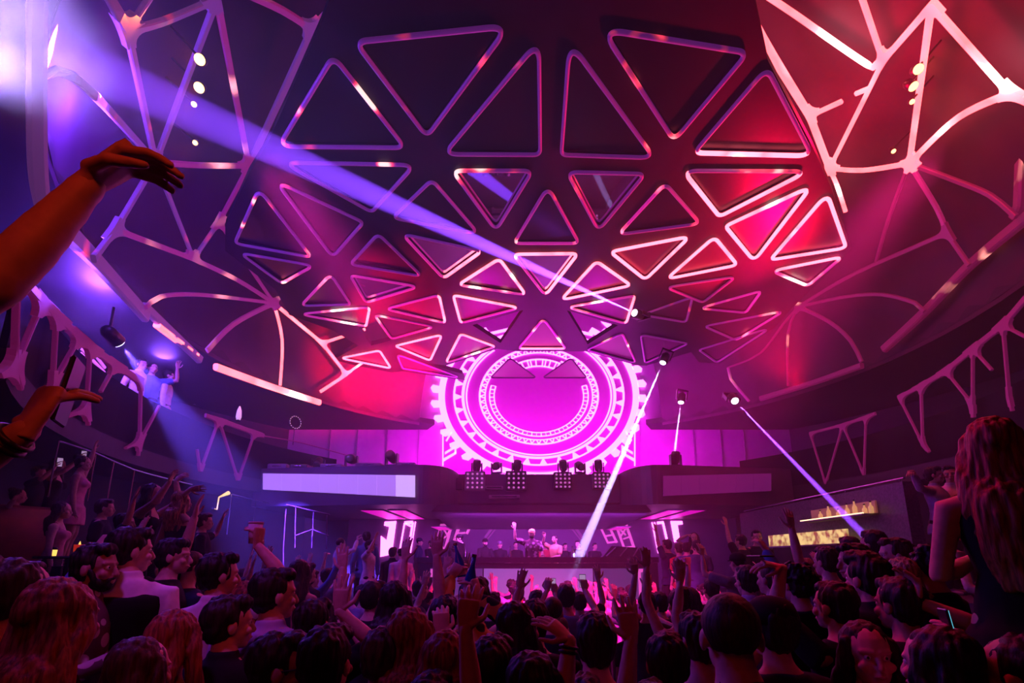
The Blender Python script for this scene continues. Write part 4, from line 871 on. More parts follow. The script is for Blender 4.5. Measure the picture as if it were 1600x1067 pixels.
def make_person(sp, label, loc, face, group=None):
    """face: degrees to turn from looking at the stage, positive towards the bar side"""
    ms, arms = person_meshes(sp); t = thing('person', label, 'person', loc, group, -radians(face))
    bo = None
    for n in PARTS_:
        if n in ms:
            o = bpy.data.objects.new(n.strip('_'), ms[n]); COL.objects.link(o); o.parent = t if n not in ('eye', 'eye_', 'lips', 'beard') else bo
            if n == 'body': bo = o
    return t, arms
PEOPLE = []
def place(px, py, D, base, label, face=None, group=None, **sp):
    """a figure whose head top is seen at (px, py), D metres into the room, standing on `base`"""
    top = at_d(px, py, D); H = top.z - base
    if not 1.5 <= H <= 1.98: print('HEIGHT', label[:40], round(H, 2), 'ztop', round(top.z, 2), 'xy', round(top.x, 1), round(top.y, 1))
    H = max(1.5, min(1.98, H)); sp['h'] = H / 1.005; sp.setdefault('seed', int(px * 7 + py))
    f = face if face is not None else math.degrees(atan2(1.0 - top.x, 14 - top.y)) * .8
    fr = radians(f); Mi = Matrix.Rotation(fr, 3, 'Z')                    # world -> figure
    loc = V((top.x, top.y, top.z - H))
    for key in 'RL':
        a = sp.get(key)
        if isinstance(a, dict):
            a = dict(a); w = at_d(*a['px']) ; a['at'] = Mi @ (w - loc)
            for kk in ('dir', 'palm', 'pole'):
                if kk in a: a[kk] = Mi @ V(a[kk])
            sp[key] = a
    t, arms = make_person(sp, label, loc, f, group)
    PEOPLE.append((t, arms, f, sp)); return t, arms
def hand_point(t, arms, key, off=.09):
    sh, elb, wr, hd, pl, k = arms[key]; M_ = Matrix.Rotation(t.rotation_euler.z, 3, 'Z')
    return t.location + M_ @ (wr + hd * off), M_ @ hd, M_ @ pl
# ------------------------------------------------------------------ floors the guests stand on
TIERM = mat('tier_carpet', (.03, .018, .025), .8, noise=.3, nscale=6)
def tier(name, x0, x1, y0, y1, z0, z1):
    mb = MB(); mb.box(((x0 + x1) / 2, (y0 + y1) / 2, (z0 + z1) / 2), (x1 - x0, y1 - y0, z1 - z0)); return struct(name, mb, TIERM)
tier('floor_tier_left', -4.4, -1.5, 2.2, 4.55, 0, .2); tier('floor_tier_right', 1.62, 4.6, 1.5, 4.6, 0, .2)
tier('floor_tier_left_upper', -5.4, -3.15, 4.6, 6.6, 0, 1.05); tier('floor_tier_left_top', -8.4, -5.6, 6.2, 9.4, 0, 1.86)
tier('floor_tier_right_upper', 2.9, 5.2, 4.62, 6.0, 0, .35); tier('floor_tier_right_top', 5.3, 7.8, 5.2, 7.28, 0, 1.45)
tier('floor_steps_left', -4.6, -2.35, 9.3, 11.8, 0, .65); tier('floor_steps_right', 3.9, 6.6, 9.6, 11.8, 0, .55)
G0 = None
# ------------------------------------------------------------------ guests near the camera
place(100, 897, 1.62, .05, 'woman with big long dark red hair at the lower corner under the pointing arm', face=10, fem=True, hair=('wavy', 'auburn'), top=('tank', 'black'), skin='tan')
place(30, 868, 1.75, .2, 'dark figure with a bare reddish shoulder at the edge beside the big-haired woman', face=25, fem=True, hair=('bun', 'black'), top=('tank', 'black'), skin='tan')
place(222, 990, 1.75, 0, 'woman with purple-lit wavy hair low in front of the man in the waistcoat', face=20, fem=True, hair=('wavy', 'brown'), top=('tank', 'black'))
place(278, 948, 2.05, 0, 'woman with dark red hair behind the purple-lit wavy head', face=15, fem=True, hair=('long', 'auburn'), top=('tee', 'black'))
place(152, 846, 2.75, .2, 'bearded man in profile wearing a blotched pale shirt', face=75, hyaw=8, beard=True, hair=('short', 'black'), top=('shirt', 'print'), R='chest', skin='tan')
place(210, 820, 2.95, .2, 'man in a black waistcoat over a white shirt seen from behind', face=-20, hyaw=55, hair=('short', 'black'), top=('shirt', 'white'), vest='black', bulk=1.05)
place(272, 838, 3.7, .2, 'dark-haired man turned sideways in the row past the waistcoat', face=60, hyaw=10, hair=('short', 'black'), top=('tee', 'black'), L='up')
place(300, 857, 3.9, .2, 'man with a shaved head near the dancing women', face=30, hair=('buzz', 'brown'), top=('tee', 'navy'))
fist_cup = place(346, 860, 2.85, .2, 'man in a white shirt punching one long bare arm up with a cup', face=-5, hyaw=48, hair=('short', 'black'), top=('shirt', 'white'), short=True, R=dict(px=(402, 852, 2.9), pole=(1, 0, -.3), dir=(.05, 0, 1), palm=(-1, .3, 0), curl=1.1), L='down')
place(362, 926, 2.3, 0, 'man in black with a lit ear in front of the straight-haired woman', face=-4, hyaw=50, hair=('short', 'black'), top=('jacket', 'black'))
place(392, 905, 2.85, .2, 'woman with straight reddish hair and a white top', face=15, fem=True, hair=('long', 'auburn'), top=('tee', 'white'), front=False)
place(432, 884, 2.6, 0, 'tall man in a pale purple-lit shirt seen from behind', face=0, hyaw=46, hair=('short', 'black'), top=('shirt', 'lilac'), short=True, bulk=1.08)
place(438, 983, 1.75, 0, 'man with glasses looking across the floor, close to the camera below the pale shirt', face=45, hyaw=25, hair=('short', 'black'), top=('tee', 'black'), glasses='clear', skin='tan')
place(512, 972, 1.7, 0, 'dark-haired guest in navy low in the middle of the front row', face=8, hair=('short', 'black'), top=('jacket', 'navy'), bulk=1.1)
place(490, 932, 2.6, 0, 'guest with one open hand raised in front of the booth wing', face=8, hair=('short', 'black'), top=('tee', 'black'), R=dict(px=(531, 955, 2.4), pole=(1, 0, -.5), dir=(.0, .05, 1), palm=(0, 1, 0), curl=.15), spread=.8)
place(600, 975, 2.0, 0, 'guest with brown hair and one fist at chest height', face=5, hair=('short', 'brown'), top=('tee', 'black'), R='phone')
place(618, 905, 3.1, 0, 'dark-haired woman with both bare arms thrown high', face=10, fem=True, hair=('long', 'black'), top=('tank', 'black'), R='up', L='upwide')
place(640, 943, 2.05, 0, 'woman with long wavy auburn hair down her back', face=6, fem=True, hair=('wavy', 'auburn'), top=('tank', 'pink'))
place(697, 980, 1.85, 0, 'woman with smooth reddish hair catching purple light', face=0, fem=True, hair=('bob', 'auburn'), top=('tank', 'black'))
place(694, 928, 2.9, 0, 'man with cropped dark hair and a pale collar', face=0, hair=('short', 'black'), top=('shirt', 'lilac'))
bottle_man = place(742, 899, 2.85, 0, 'man in a yellow patterned shirt raising a blue bottle', face=5, hair=('short', 'black'), top=('shirt', 'floral'), R=dict(px=(748, 935, 2.65), pole=(.8, 0, -.8), dir=(-.25, 0, 1), palm=(-.9, .3, 0), curl=.9), L=dict(px=(704, 900, 3.3), pole=(-1, 0, -.3), dir=(.5, .2, .8), palm=(.4, 1, 0), curl=.6))
place(770, 988, 1.75, 0, 'man with black hair and a striped shirt, close to the camera', face=0, hyaw=15, hair=('short', 'black'), top=('shirt', 'striped'), short=True)
place(672, 1046, 1.65, 0, 'guest low in the front row raising one bare arm before the striped shirt', face=5, hair=('short', 'black'), top=('tee', 'black'), R=dict(px=(727, 980, 1.6), pole=(.3, -.3, -1), dir=(.12, .1, 1), palm=(0, 1, 0), curl=.4))
place(812, 936, 2.4, 0, 'woman with long dark hair turning her face sideways', face=-5, hyaw=60, fem=True, hair=('long', 'black'), top=('tank', 'black'))
place(834, 934, 2.75, 0, 'man in a black tee with a square-cut dark head of hair', face=0, hair=('short', 'black'), top=('tee', 'black'), bulk=1.05)
place(838, 1012, 1.6, 0, 'woman with a dark fringe and hair clip, close to the camera beside the braceleted arm', face=-10, hyaw=40, fem=True, hair=('long', 'black'), top=('tank', 'black'))
place(928, 953, 2.05, 0, 'broad man with thick black hair and a purple-lit white back, middle of the near crowd', face=-2, hair=('short', 'black'), top=('tee', 'print'), bulk=1.08)
place(915, 1052, 1.7, 0, 'guest with braceleted arm raised and hand bent forward', face=-5, fem=True, hair=('short', 'black'), top=('tank', 'black'), L=dict(px=(890, 1000, 1.65), pole=(-.15, -.2, -1), dir=(-.7, .2, .6), palm=(.1, .4, -1), curl=.25), band='L')
place(1022, 1062, 1.7, 0, 'guest whose bare forearm stands straight up with an open palm', face=-5, hair=('short', 'black'), top=('tee', 'black'), L=dict(px=(987, 988, 1.7), pole=(-.1, -.2, -1), dir=(-.05, .2, 1), palm=(.1, 1, -.2), curl=.2))
place(1042, 983, 1.95, 0, 'man with dark hair and a pale pink shirt next to the big black jacket', face=-5, hyaw=18, hair=('short', 'black'), top=('shirt', 'pink'))
place(1140, 916, 1.5, 0, 'big man in a black jacket, head largest of the near crowd', face=-8, hyaw=20, hair=('buzz', 'brown'), top=('jacket', 'black'), bulk=1.15)
place(1088, 952, 2.15, 0, 'man with short dark hair just behind the big black jacket', face=-5, hyaw=-15, hair=('short', 'black'), top=('tee', 'pink'))
place(1204, 930, 2.1, 0, 'man in a dark cap and dark top past the big black jacket', face=-12, hair=('short', 'black'), top=('tee', 'navy'), cap='black')
place(1166, 881, 4.3, 0, 'man with a neat dark head of hair and a lilac shirt, middle distance', face=-10, hair=('short', 'black'), top=('shirt', 'lilac'))
place(1243, 878, 3.1, .2, 'round dark head of hair behind the arm reaching across', face=-12, hair=('curly', 'black'), top=('tee', 'black'))
reach = place(1302, 905, 2.4, .2, 'guest reaching one dark arm across the crowd with a flat phone', face=-25, hair=('short', 'black'), top=('tee', 'black'), L=dict(px=(1222, 887, 2.5), pole=(-.3, 0, -1), dir=(-.9, .1, .25), palm=(0, .3, -1), curl=.5))
place(1352, 862, 2.55, .2, 'man with a big mop of black hair in the bar-side rows', face=-18, hair=('quiff', 'black'), top=('jacket', 'black'), bulk=1.05)
place(1346, 966, 1.95, 0, 'smiling woman facing the camera with dark hair', face=195, hyaw=0, fem=True, hair=('long', 'black'), top=('tank', 'black'), skin='fair')
place(1402, 898, 2.2, .2, 'man in black with an orange-lit hand beside his head', face=-15, hair=('short', 'black'), top=('tee', 'black'), R=dict(px=(1434, 940, 2.1), pole=(1, 0, -1), dir=(.1, .1, 1), palm=(-1, .2, 0), curl=.5), skin='tan')
cyan = place(1462, 972, 1.6, 0, 'woman with long dark hair and one purple-lit bare shoulder', face=-20, R=dict(px=(1514, 1030, 1.6), pole=(.6, 0, -1), dir=(.1, .3, 1), palm=(-.4, .6, 0), curl=.6), fem=True, hair=('long', 'black'), top=('tank', 'black'))
place(1588, 985, 1.55, 0, 'guest with a red-lit shoulder at the edge below the long-haired woman', face=-30, fem=True, hair=('bun', 'black'), top=('tank', 'black'), skin='tan')
place(1404, 868, 3.3, .2, 'woman with reddish blonde hair catching the red light', face=-15, fem=True, hair=('long', 'blonde'), top=('tank', 'black'))
place(1334, 846, 3.6, .2, 'man turned to show a pink-lit profile near the back bar', face=-75, hyaw=-10, hair=('short', 'black'), top=('shirt', 'pink'))
place(1398, 838, 3.9, .2, 'man with red-lit cheek in the second row of the bar side', face=-40, hyaw=-25, hair=('short', 'brown'), top=('tee', 'black'))
place(1450, 852, 3.3, .2, 'dark head of hair in front of the two men on the raised tier', face=-25, hair=('curly', 'black'), top=('tee', 'black'))
place(1290, 852, 4.4, .2, 'guest with hand high before the lit bar shelf', face=-20, hair=('short', 'black'), top=('tee', 'navy'), L='up')
# the woman standing high at the edge and the two men on the raised tier
long_hair = place(1540, 650, 1.95, .8, 'woman with very long auburn hair in a black dress standing on the banquette', face=36, hyaw=-8, fem=True, hair=('verylong', 'auburn'), top=('dress', 'black'), L='chest', R=dict(px=(1590, 815, 2.05), pole=(.5, -.4, -1), dir=(.1, .2, 1), palm=(-.4, .6, 0), curl=.6), front=False, skin='tan')
place(1455, 728, 7.4, 1.45, 'man in a grey tunic on the raised tier leaning one hand on the rail', face=150, hyaw=-15, hair=('short', 'black'), top=('shirt', 'lilac'), R=dict(px=(1427, 741, 7.0), pole=(-.3, 0, -1), dir=(-.4, -.3, .2), palm=(0, 0, -1), curl=.9), skin='tan')
place(1481, 727, 7.6, 1.45, 'man in a bright pink-lit shirt on the raised tier with folded hands', face=-150, hyaw=10, hair=('short', 'black'), top=('shirt', 'white'), R='chest', L='chest', skin='tan')
# the women on the gallery side
place(131, 711, 7.6, 1.86, 'woman in a short light dress with one arm up on the highest tier', face=60, fem=True, hair=('bun', 'black'), top=('dress', 'pink'), L='up', skin='tan')
place(240, 754, 5.7, 1.05, 'woman in a black top stretching both arms forward on the upper tier', face=80, hyaw=5, fem=True, hair=('long', 'black'), top=('tank', 'black'), R='bent', L=dict(px=(275, 752, 5.9), pole=(0, 0, -1), dir=(.4, .2, .6), palm=(.3, 1, 0), curl=.3))
place(285, 766, 5.5, 1.05, 'blonde woman in black bending one arm over her head on the upper tier', face=20, hroll=-10, fem=True, hair=('long', 'blonde'), top=('tank', 'black'), R=dict(px=(298, 764, 5.5), pole=(-.6, 0, .6), dir=(1, .1, .1), palm=(0, 1, 0), curl=.2), L='down')
# the arms at the edge: one guest pointing and filming
edge = place(-200, 342, .95, .85, 'guest at the edge pointing one orange-lit arm and holding up a phone', face=35, hair=('short', 'black'), top=('tee', 'black'), R=dict(px=(142, 286, .92), pole=(.1, -.1, -1), dir=(.4, .1, .55), palm=(.75, .3, -.5), curl=.85), L=dict(px=(42, 672, 1.0), pole=(-.2, 0, -1), dir=(.15, .2, 1), palm=(.3, .9, .1), curl=.75), band='L', skin='tan', bulk=1.0)
# ------------------------------------------------------------------ the booth party
BG = None
bst = lambda px, py, D, label, base=.95, **k: place(px, py, D, base, label, **k)
bst(655, 840, 14.6, 'man in a dark cap and blue jacket at the end of the booth', face=95, hair=('buzz', 'black'), cap='navy', top=('jacket', 'navy'))
bst(673, 843, 14.9, 'man with sunglasses and a beard next to the dark cap in the booth', face=120, hair=('buzz', 'black'), beard=True, glasses='dark', top=('tee', 'black'), R='table')
bst(724, 834, 13.6, 'man in a silver jacket and black cap bending over the booth', face=-110, hair=('buzz', 'black'), cap='black', top=('jacket', 'silver'), R='table', lean=.15)
bst(758, 841, 14.4, 'man in a black cap and black shirt in the booth, arms down', face=165, hair=('buzz', 'black'), cap='black', beard=True, top=('jacket', 'black'), R='table', L='table')
bst(781, 845, 14.8, 'man in a grey cap with a red-lit shirt front in the booth', face=175, hair=('buzz', 'black'), cap='grey', top=('jacket', 'black'), L='table')
bst(806, 846, 15.6, 'short dark-haired guest behind the waving man in the booth', face=180, hair=('short', 'black'), top=('tee', 'black'))
dj = bst(831, 826, 13.3, 'man in an orange cap and patterned shirt waving one arm above the booth', face=182, hair=('buzz', 'black'), cap='yellow', capback=False, top=('shirt', 'print'), short=True, beard=True, R='wave', L='table', skin='tan', bulk=1.1)
bst(867, 835, 13.6, 'man in a yellow tee in the booth drinking, turned sideways', face=-140, hair=('buzz', 'black'), top=('tee', 'yellow'), R='phone', L='table', skin='tan')
bst(852, 846, 15.4, 'small guest between the orange cap and the yellow tee', face=180, hair=('short', 'brown'), top=('tee', 'red'))
bst(883, 848, 15.6, 'guest behind the yellow tee in the booth', face=170, hair=('short', 'black'), top=('tee', 'black'))
bst(903, 844, 14.3, 'young man in a black tee in the booth past the yellow tee', face=-150, hair=('short', 'black'), top=('tee', 'black'), R='table')
bst(927, 848, 15.6, 'guest bending over the desk at the foot of the slanting beam', face=165, hair=('short', 'black'), top=('tee', 'black'), L='table', R='table', lean=.2)
# beside the booth
bst(532, 839, 10.6, 'man in a white shirt standing on the steps beside the booth', base=.65, face=60, hair=('buzz', 'brown'), top=('shirt', 'white'), R='phone')
bst(573, 829, 11.2, 'man in a pale blue shirt turned away on the steps beside the booth', base=.65, face=-30, hair=('short', 'black'), top=('shirt', 'blue'))
bst(578, 843, 10.2, 'guest in a white top and dark band on the hair beside the pale blue shirt', base=.65, face=100, hair=('short', 'black'), top=('tee', 'white'), cap='black', R='bent')
bst(614, 854, 10.4, 'man in a black jacket seen from behind near the booth end', base=.5, face=10, hair=('short', 'brown'), top=('jacket', 'black'))
bst(628, 856, 10.2, 'man in a pale jacket and dark cap next to the booth end', base=.5, face=-20, hair=('buzz', 'black'), cap='black', top=('jacket', 'silver'))
bst(1042, 842, 11.0, 'tall dark guest at the bar end of the booth with an arm up', base=.55, face=-40, hair=('short', 'black'), top=('tee', 'navy'), L='up')
bst(1060, 848, 10.6, 'guest in red light at the bar end of the booth', base=.55, face=-20, hair=('short', 'brown'), top=('tee', 'red'))
bst(1087, 843, 9.9, 'broad man in a blue-grey shirt seen from behind at the bar end of the booth', base=.55, face=5, hair=('short', 'black'), top=('tee', 'denim'), bulk=1.2)
bst(1072, 846, 10.2, 'second man in a blue-grey shirt close to the broad one', base=.55, face=25, hair=('short', 'black'), top=('tee', 'denim'), bulk=1.1)
bst(1084, 831, 11.6, 'woman with bent arm and long hair above the blue-grey backs', base=.75, face=200, fem=True, hair=('long', 'brown'), top=('tank', 'black'), R='head')
bst(1157, 834, 9.8, 'guest in dark clothes pointing a hand up near the back bar', base=.55, face=-30, hair=('short', 'black'), top=('tee', 'black'), L='up')
bst(1181, 827, 9.8, 'man in dark clothes standing above the crowd before the back bar', base=.55, face=190, hair=('short', 'black'), top=('tee', 'black'))
# gallery guests in the blue light
at_g = lambda px, py, D, label, **k: place(px, py, D, k.pop('base', 4.1), label, **k)
at_g(240, 566, 11.2, 'gallery guest with a round magenta-lit head at the rail', face=120, hair=('buzz', 'black'), top=('tee', 'blue'), L='bent')
at_g(264, 578, 11.6, 'gallery guest in white leaning near the lit doorway', face=60, hair=('short', 'black'), top=('shirt', 'white'), R='down')
at_g(222, 560, 11.0, 'gallery guest in blue light next to the round magenta-lit head', face=100, hair=('short', 'black'), top=('shirt', 'white'))
# dim guests filling the gallery-side tiers and a few hands in front of the booth
FILMERS = []
for px, py, D, b_, l, k in ((62, 727, 8.0, 1.86, 'dim guest filming with a lit phone on the highest tier by the red banquette', dict(R='phone')), (92, 714, 8.3, 1.86, 'dim guest filming with a lit phone just before the woman in the light dress', dict(R='phone', hair=('long', 'brown'), fem=True, top=('tank', 'black')))):
    FILMERS.append((place(px, py, D, b_, l, face=70, q=1.5, **k), 'R', 'lit phone held up by the dim guest ' + ('by the red banquette' if px < 70 else 'before the woman in the light dress')))
for px, py, D, b_, l, k in ((30, 762, 7.0, 1.6, 'guest pointing with a bare arm beside the red banquette', dict(R='out', fem=True, hair=('bun', 'black'), top=('tank', 'black'))), (165, 778, 6.3, 1.05, 'dim guest with arms down behind the candle table', dict(hair=('short', 'brown'))), (98, 782, 6.4, 1.05, 'dim long-haired guest next to the candle table', dict(fem=True, hair=('long', 'brown'), top=('tank', 'pink'))),
    (196, 800, 5.2, 1.05, 'dim guest with a bare raised arm under the dancing women', dict(R='up', hair=('short', 'black'))), (320, 800, 6.0, 1.05, 'dim guest just past the blonde dancing woman', dict(hair=('short', 'brown'), L='bent'))):
    place(px, py, D, b_, l, face=60, q=1.5, **k)
for px, py, D, l, k in ((770, 923, 5.4, 'guest with a bright open hand held before the lavender booth panel', dict(L='wave')), (838, 920, 5.6, 'guest holding a phone up before the middle of the booth', dict(R='phone', L='phone')), (884, 911, 5.2, 'guest in pale blue filming the booth with both hands', dict(R='phone', L='phone', top=('tee', 'blue'))), (905, 923, 6.0, 'guest with a thin arm up past the one filming in pale blue', dict(R='up')),
    (1010, 923, 4.6, 'guest with one long pale arm pointing straight up at the console end', dict(L=dict(px=(993, 895, 4.6), pole=(-.5, 0, -.5), dir=(-.1, 0, 1), palm=(0, 1, 0), curl=.3))), (1030, 923, 5.6, 'guest with a horned hand sign by the booth end', dict(R='up')), (1076, 916, 4.8, 'guest with a reddish bent arm by the booth end', dict(L='bent', fem=True, hair=('long', 'black'), top=('tank', 'black'))),
    (1110, 903, 6.4, 'guest with a small fist up in the pink light by the booth end', dict(L='fist')), (690, 911, 5.6, 'guest with both arms up before the pink bars of the booth', dict(R='up', L='bent')), (470, 872, 5.2, 'guest waving on the gallery side of the booth', dict(L='wave', fem=True, hair=('long', 'brown'), top=('tank', 'pink')))):
    pr = place(px, py, D, -.24 if px != 470 and D > 4.65 else 0, l, q=1.3, **k)
    if 'both hands' in l or 'phone up' in l: FILMERS.append((pr, 'R', 'lit phone held up before the booth by the guest in pale blue' if 'blue' in l else 'lit phone held up before the middle of the booth'))
# ------------------------------------------------------------------ the packed floor: sixteen kinds of guest, copied
KINDS_ = [
 ('dark-haired man with one arm high', dict(hair=('short', 'black'), top=('tee', 'black'), R='up')),
 ('dark-haired man with both arms high', dict(hair=('short', 'black'), top=('tee', 'grey'), R='up', L='upwide')),
 ('dark-haired woman waving one arm', dict(fem=True, hair=('long', 'black'), top=('tank', 'black'), R='wave')),
 ('brown-haired woman, arms down', dict(fem=True, hair=('long', 'brown'), top=('tank', 'pink'))),
 ('man in white shirt raising a fist', dict(hair=('short', 'black'), top=('shirt', 'white'), short=True, L='fist')),
 ('shaved-headed man, arms down', dict(hair=('buzz', 'brown'), top=('tee', 'navy'))),
 ('blonde woman with both arms up', dict(fem=True, hair=('wavy', 'blonde'), top=('tank', 'white'), R='upwide', L='up')),
 ('man in dark cap, one arm bent', dict(hair=('buzz', 'black'), cap='black', top=('tee', 'grey'), L='bent')),
 ('thick-haired man filming with both hands', dict(hair=('quiff', 'black'), top=('tee', 'black'), R='phone', L='phone')),
 ('woman with tied hair, arm up', dict(fem=True, hair=('bun', 'brown'), top=('dress', 'black'), L='up')),
 ('tall man in black, arms down', dict(hair=('short', 'black'), top=('shirt', 'black'), h=1.84)),
 ('man in blue shirt pointing ahead', dict(hair=('short', 'brown'), top=('shirt', 'blue'), R='point')),
 ('curly-haired guest waving one hand', dict(hair=('curly', 'black'), top=('tee', 'lilac'), L='wave')),
 ('woman in pale dress, arms high', dict(fem=True, hair=('long', 'black'), top=('dress', 'lilac'), R='up', L='up')),
 ('man in pale tee, arms overhead', dict(hair=('short', 'brown'), top=('tee', 'pink'), R='up', L='bent')),
 ('woman with auburn bob, hand up', dict(fem=True, hair=('bob', 'auburn'), top=('tee', 'black'), R='bent')),
]
PROTO, CROWD = [], []
for i, (lab, sp) in enumerate(KINDS_):
    sp = dict(sp); sp.setdefault('h', 1.66 if sp.get('fem') else 1.75); sp.update(q=1.75, seed=100 + i)
    PROTO.append((lab, sp, person_meshes(sp)[0]))
taken = [(t.location.x, t.location.y) for t, *_ in PEOPLE]
rg = random.Random(21); N_ = 0; spots = []
y = 3.3
while y < 11.4:
    x = -3.6 - y * .12
    while x < 4.3 + y * .16:
        spots.append((x + rg.uniform(-.17, .17), y + rg.uniform(-.17, .17))); x += .70 + y * .012
    y += .66
order = 0
for x, y in spots:
    if x < -1.4 and y < 4.9 and x > -4.5: base = .2
    elif x > 1.75 and y < 4.6: base = .2
    else: base = 0
    if -2.2 < x < 3.8 and y > 4.5: base = -.24
    elif abs(x + 2.35) < .25 and y > 4.2 or abs(x - 3.95) < .25 and y > 4.2 or abs(y - 4.35) < .2: continue
    if x < -3.0 and 4.3 < y < 6.9: continue
    if x > 2.7 and 4.4 < y < 6.2: base = .35
    if x < -2.2 and y > 9.1 or x > 3.75 and y > 9.4: continue
    if x > 5.0 and 5.4 < y < 8.5: continue
    cx = (1.1 - x) / 3.0
    if y > 12.9 - 1.0 * (1 - cx * cx) - .55: continue
    if any((x - a) ** 2 + (y - b) ** 2 < (.5 if y > 4.2 else .46) ** 2 for a, b in taken): continue
    taken.append((x, y)); k = rg.choice([3, 5, 10, 7, 3, 5, 10, 12, 15] if -2.2 < x < 4.6 and y > 4.4 else [0, 1, 2, 3, 4, 5, 6, 7, 8, 9, 10, 11, 12, 13, 14, 15, 3, 5, 10])
    lab, sp, ms = PROTO[k]
    side = 'gallery-side crowd' if x < -1.1 else 'bar-side crowd' if x > 3.0 else 'middle crowd'
    dist = 'by the booth' if y > 9.0 else 'mid floor' if y > 5.8 else 'few rows ahead'
    zone = (lab, side, dist)
    f = math.degrees(atan2(1.0 - x, 13.5 - y)) + rg.uniform(-22, 22); sc = rg.uniform(.95, 1.05) if not (-1.2 < x < 3.4 and y > 4.4) else rg.uniform(.94, 1.0)
    t = thing('person', None, 'person', (x, y, base), 'guests packed on the floor', -radians(f)); CROWD.append((zone, y, t)); t.scale = (sc, sc, sc); bo = None
    for n in PARTS_:
        if n in ms:
            o = bpy.data.objects.new(n.strip('_'), ms[n]); COL.objects.link(o); o.parent = bo if n in ('beard', 'eye', 'eye_', 'lips') else t
            if n == 'body': bo = o
    N_ += 1
ORD = ('first such from the booth', 'second such from the booth', 'third such from the booth', 'fourth such from the booth', 'fifth such from the booth', 'sixth such from the booth')
for z in sorted({c[0] for c in CROWD}):
    L = sorted((c for c in CROWD if c[0] == z), key=lambda c: -c[1])
    for i, c in enumerate(L): c[2]['label'] = ', '.join(z) + ((', ' + ORD[i]) if len(L) > 1 else '')
COL.children.unlink(TMP); bpy.data.collections.remove(TMP)
# ------------------------------------------------------------------ bar side
BARW = mat('bar_wall', (.10, .06, .10), .35, noise=.5, nscale=30, spec=.6)
XB = 5.9
def on_bar(px, z, off=0): d = (XB - off) * F / (px - 800); return at_d(px, 0, d) * 0 + V((XB - off, (d - (z - 1.95) * sin(PITCH)) / cos(PITCH), z))
w_ = MB(); w_.box((XB + .12, 10.0, 1.55), (.2, 5.4, 3.1)); struct('wall_bar', w_, BARW)
GLOWB = mat('bar_backlight', (.6, .45, .2), .4, emit=(1, .60, .22), es=.9)
gb = GLOWB.node_tree; n = gb.nodes.new('ShaderNodeTexNoise'); n.inputs['Scale'].default_value = 9; tc = gb.nodes.new('ShaderNodeTexCoord'); r = gb.nodes.new('ShaderNodeValToRGB')
r.color_ramp.elements[0].color = (.25, .06, .03, 1); r.color_ramp.elements[1].color = (1, .72, .25, 1); r.color_ramp.elements[0].position = .35; r.color_ramp.elements[1].position = .6
gb.links.new(tc.outputs['Object'], n.inputs['Vector']); gb.links.new(n.outputs['Fac'], r.inputs['Fac']); gb.links.new(r.outputs['Color'], gb.nodes['Principled BSDF'].inputs['Emission Color'])
a, b = on_bar(1270, 2.67).y, on_bar(1371, 2.67).y
t = thing('bar_shelf', 'long amber-lit bottle shelf on the bar wall under the end of the violet beam', 'shelf', (XB - .12, (a + b) / 2, 2.66))
m = MB(); m.box((XB - .12, (a + b) / 2, 2.655), (.26, a - b, .03)); m.build('shelf_board', GREYP, t)
m = MB(); m.box((XB - .235, (a + b) / 2, 2.675), (.03, a - b, .02)); m.build('light_strip', mat('shelf_strip', (.8, .7, .5), .3, emit=(1, .66, .36), es=2.2), t)
m = MB(); m.box((XB + .0, (a + b) / 2, 2.78), (.03, a - b, .2)); m.build('back_glass', mat('shelf_glass', (.4, .25, .2), .3, emit=(.6, .15, .12), es=.2, sample=False), t)
bm_ = mat('amber_bottle_glow', (.5, .3, .15), .1, emit=(1, .5, .2), es=.5, sample=False)  # shelf backlight put into the bottles as emission
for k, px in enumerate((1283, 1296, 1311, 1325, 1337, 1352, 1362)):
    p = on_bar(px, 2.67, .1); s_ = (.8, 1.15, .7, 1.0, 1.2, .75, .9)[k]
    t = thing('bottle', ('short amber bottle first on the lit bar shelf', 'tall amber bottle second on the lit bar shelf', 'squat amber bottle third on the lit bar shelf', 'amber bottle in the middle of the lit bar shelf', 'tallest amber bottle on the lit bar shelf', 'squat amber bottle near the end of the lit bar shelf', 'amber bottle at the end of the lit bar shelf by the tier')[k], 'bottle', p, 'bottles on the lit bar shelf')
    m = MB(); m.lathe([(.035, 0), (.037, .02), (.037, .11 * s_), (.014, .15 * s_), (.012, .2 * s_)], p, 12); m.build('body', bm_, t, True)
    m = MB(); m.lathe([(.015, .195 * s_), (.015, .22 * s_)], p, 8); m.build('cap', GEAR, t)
a, b = on_bar(1218, 2.35).y, on_bar(1345, 2.35).y
t = thing('bar_counter', 'bar with a mottled amber backlit front glowing behind the bar-side guests', 'bar', (XB - .3, (a + b) / 2, 0))
m = MB(); m.box((XB - .22, (a + b) / 2, 2.33), (.04, a - b, .24)); m.build('lit_front', GLOWB, t)
m = MB(); m.box((XB - .1, (a + b) / 2, 1.09), (.22, a - b, 2.18)); m.build('body', BLACK, t)
m = MB(); m.box((XB - .16, (a + b) / 2, 2.195), (.32, a - b, .03)); m.build('ledge_board', CHROME, t)
t = thing('handrail', 'thin metal rail along the top of the bar wall', 'rail', (XB + .1, 10, 3.1))
m = MB(); m.tube([(XB + .1, 7.35, 3.16), (XB + .1, 12.6, 3.16)], .018, 8); m.build('rail_tube', CHROME, t)
for k in range(5): m = MB(); m.tube([(XB + .1, 7.45 + k * 1.25, 3.1), (XB + .1, 7.45 + k * 1.25, 3.16)], .012, 6); m.build('post', CHROME, t)
